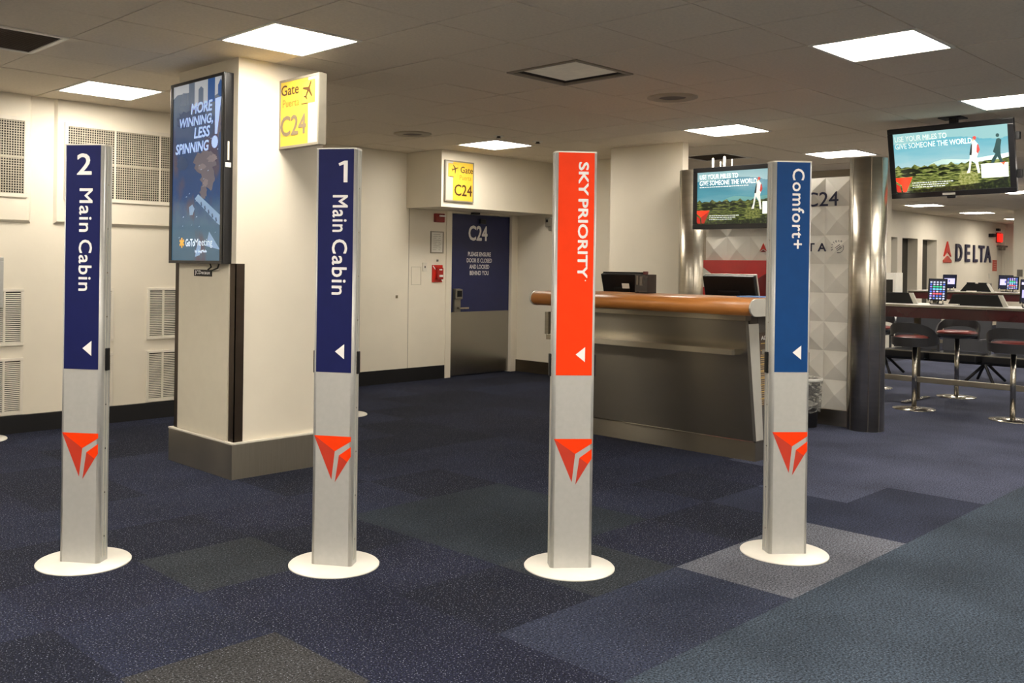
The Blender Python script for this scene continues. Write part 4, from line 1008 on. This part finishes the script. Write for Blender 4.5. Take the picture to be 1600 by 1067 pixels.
# ------------------------------------------------------------------ far wall things
ff = Fr((0, YF, 0), (1, 0, 0), (0, 0, 1))
T = thing('wall_lettering', 'dark blue wordmark with red arrow emblem on the far white wall', 'sign', (25.5, YF, 1.6))
obj('emblem', (lambda t: (t.use(RED).prism([(23.78, 1.745), (24.01, 1.865), (24.24, 1.745), (24.01, 2.105)], 'y', YF - .03, YF), t.use(mat('emblem_deep_red', '#b8402f', .4)).prism([(23.76, 1.60), (24.26, 1.60), (24.26, 1.655), (24.01, 1.765), (23.76, 1.655)], 'y', YF - .03, YF), t)[-1])(MB()), None, T)
for ch_, a, b in (('D', 24.56, 24.98), ('E', 25.20, 25.52), ('L', 25.78, 26.08), ('T', 26.18, 26.58), ('A', 26.62, 27.12)):
    obj('letter', MB().text(ch_, ff, a, b, 1.635, 2.065, .004, bold=.018, depth=.03), INK, T)
T = thing('exit_sign', 'glowing red exit sign above the far door', 'exit sign', (27.78, YF, 2.2))
obj('face', MB().fbox(ff, 27.56, 27.88, 2.19, 2.41, .02, .07, .01), glow('red_glow', '#ff1a10', 1.6), T)
obj('housing', MB().fbox(ff, 27.54, 27.90, 2.17, 2.43, 0, .02), BLACKM, T)
single('wall_camera', MB().fbox(ff, 26.95, 27.15, 2.30, 2.39, 0, .12, .01), BLACK, 'small black camera on the far wall left of the red exit sign', 'camera')
T = thing('emergency_lamp', 'small two-headed emergency lamp on top of the red exit sign', 'lamp', (27.6, YF, 2.45))
obj('body', MB().fbox(ff, 27.5, 27.92, 2.44, 2.5, 0, .08, .01), WHITE, T); obj('lamp_head', MB().fbox(ff, 27.46, 27.6, 2.47, 2.54, .02, .1, .01), BLACK, T)
single('door_closer', MB().fbox(ff, 27.6, 28.2, 2.06, 2.10, 0, .1, .01).fbox(ff, 27.75, 27.95, 1.97, 2.06, 0, .12, .02), mat('closer_grey', '#6b665c', .4, .5), 'dark door closer under the red exit sign', 'door closer')
T = thing('red_notice', 'red notice panel on the far wall beside the far door', 'notice', (27.45, YF, 1.4))
obj('board', MB().fbox(ff, 27.3, 27.62, 1.42, 1.71, 0, .012), mat('notice_red', '#c0452f', .5), T)
t = MB()
for q in range(4): t.flat([(27.35, 1.47 + q * .06), (27.56, 1.47 + q * .06), (27.56, 1.485 + q * .06), (27.35, 1.485 + q * .06)], ff, .014)
flatobj('print', t, mat('notice_pink', '#e0a193', .5), T)
single('light_switch', MB().fbox(ff, 27.0, 27.1, 1.22, 1.36, 0, .012, .003), OFFW, 'pale light switch on the far wall below the wordmark', 'switch')
single('wall_socket', MB().fbox(ff, 27.05, 27.2, .98, 1.1, 0, .02, .003), GREYP, 'grey wall socket box above the rear table at right', 'socket')
single('column_switch', MB().box(21.96, 21.98, 6.07, 6.17, 1.31, 1.45, .004), GREYP, 'grey switch plate on the far white column at the right edge', 'switch')
T = thing('wall_cabinet', 'white wall cabinet with dark glass window beside the right steel post', 'cabinet', (16.25, 6.5, 1.0))
fk = Fr((16.3, 7.0, 0), (0, -1, 0), (0, 0, 1))
T.location = (16.3, 6.6, 0); ROOT[T.name] = (16.3, 6.6, 0)
obj('body', MB().box(16.31, 16.6, 6.40, 6.66, 0, 1.355, .006), WHITE, T)
obj('window', MB().box(16.304, 16.312, 6.45, 6.56, 1.03, 1.24).use(mat('window_blue', '#2c3f78', .4)).box(16.302, 16.312, 6.45, 6.53, 1.03, 1.08) if False else MB().box(16.304, 16.312, 6.45, 6.56, 1.03, 1.24), mat('cabinet_window', '#2a2926', .2), T)
single('column_box', MB().box(16.285, 16.3, 6.75, 6.81, 1.38, 1.46, .003), GREYP, 'small grey box on the white column above the wall cabinet', 'socket')
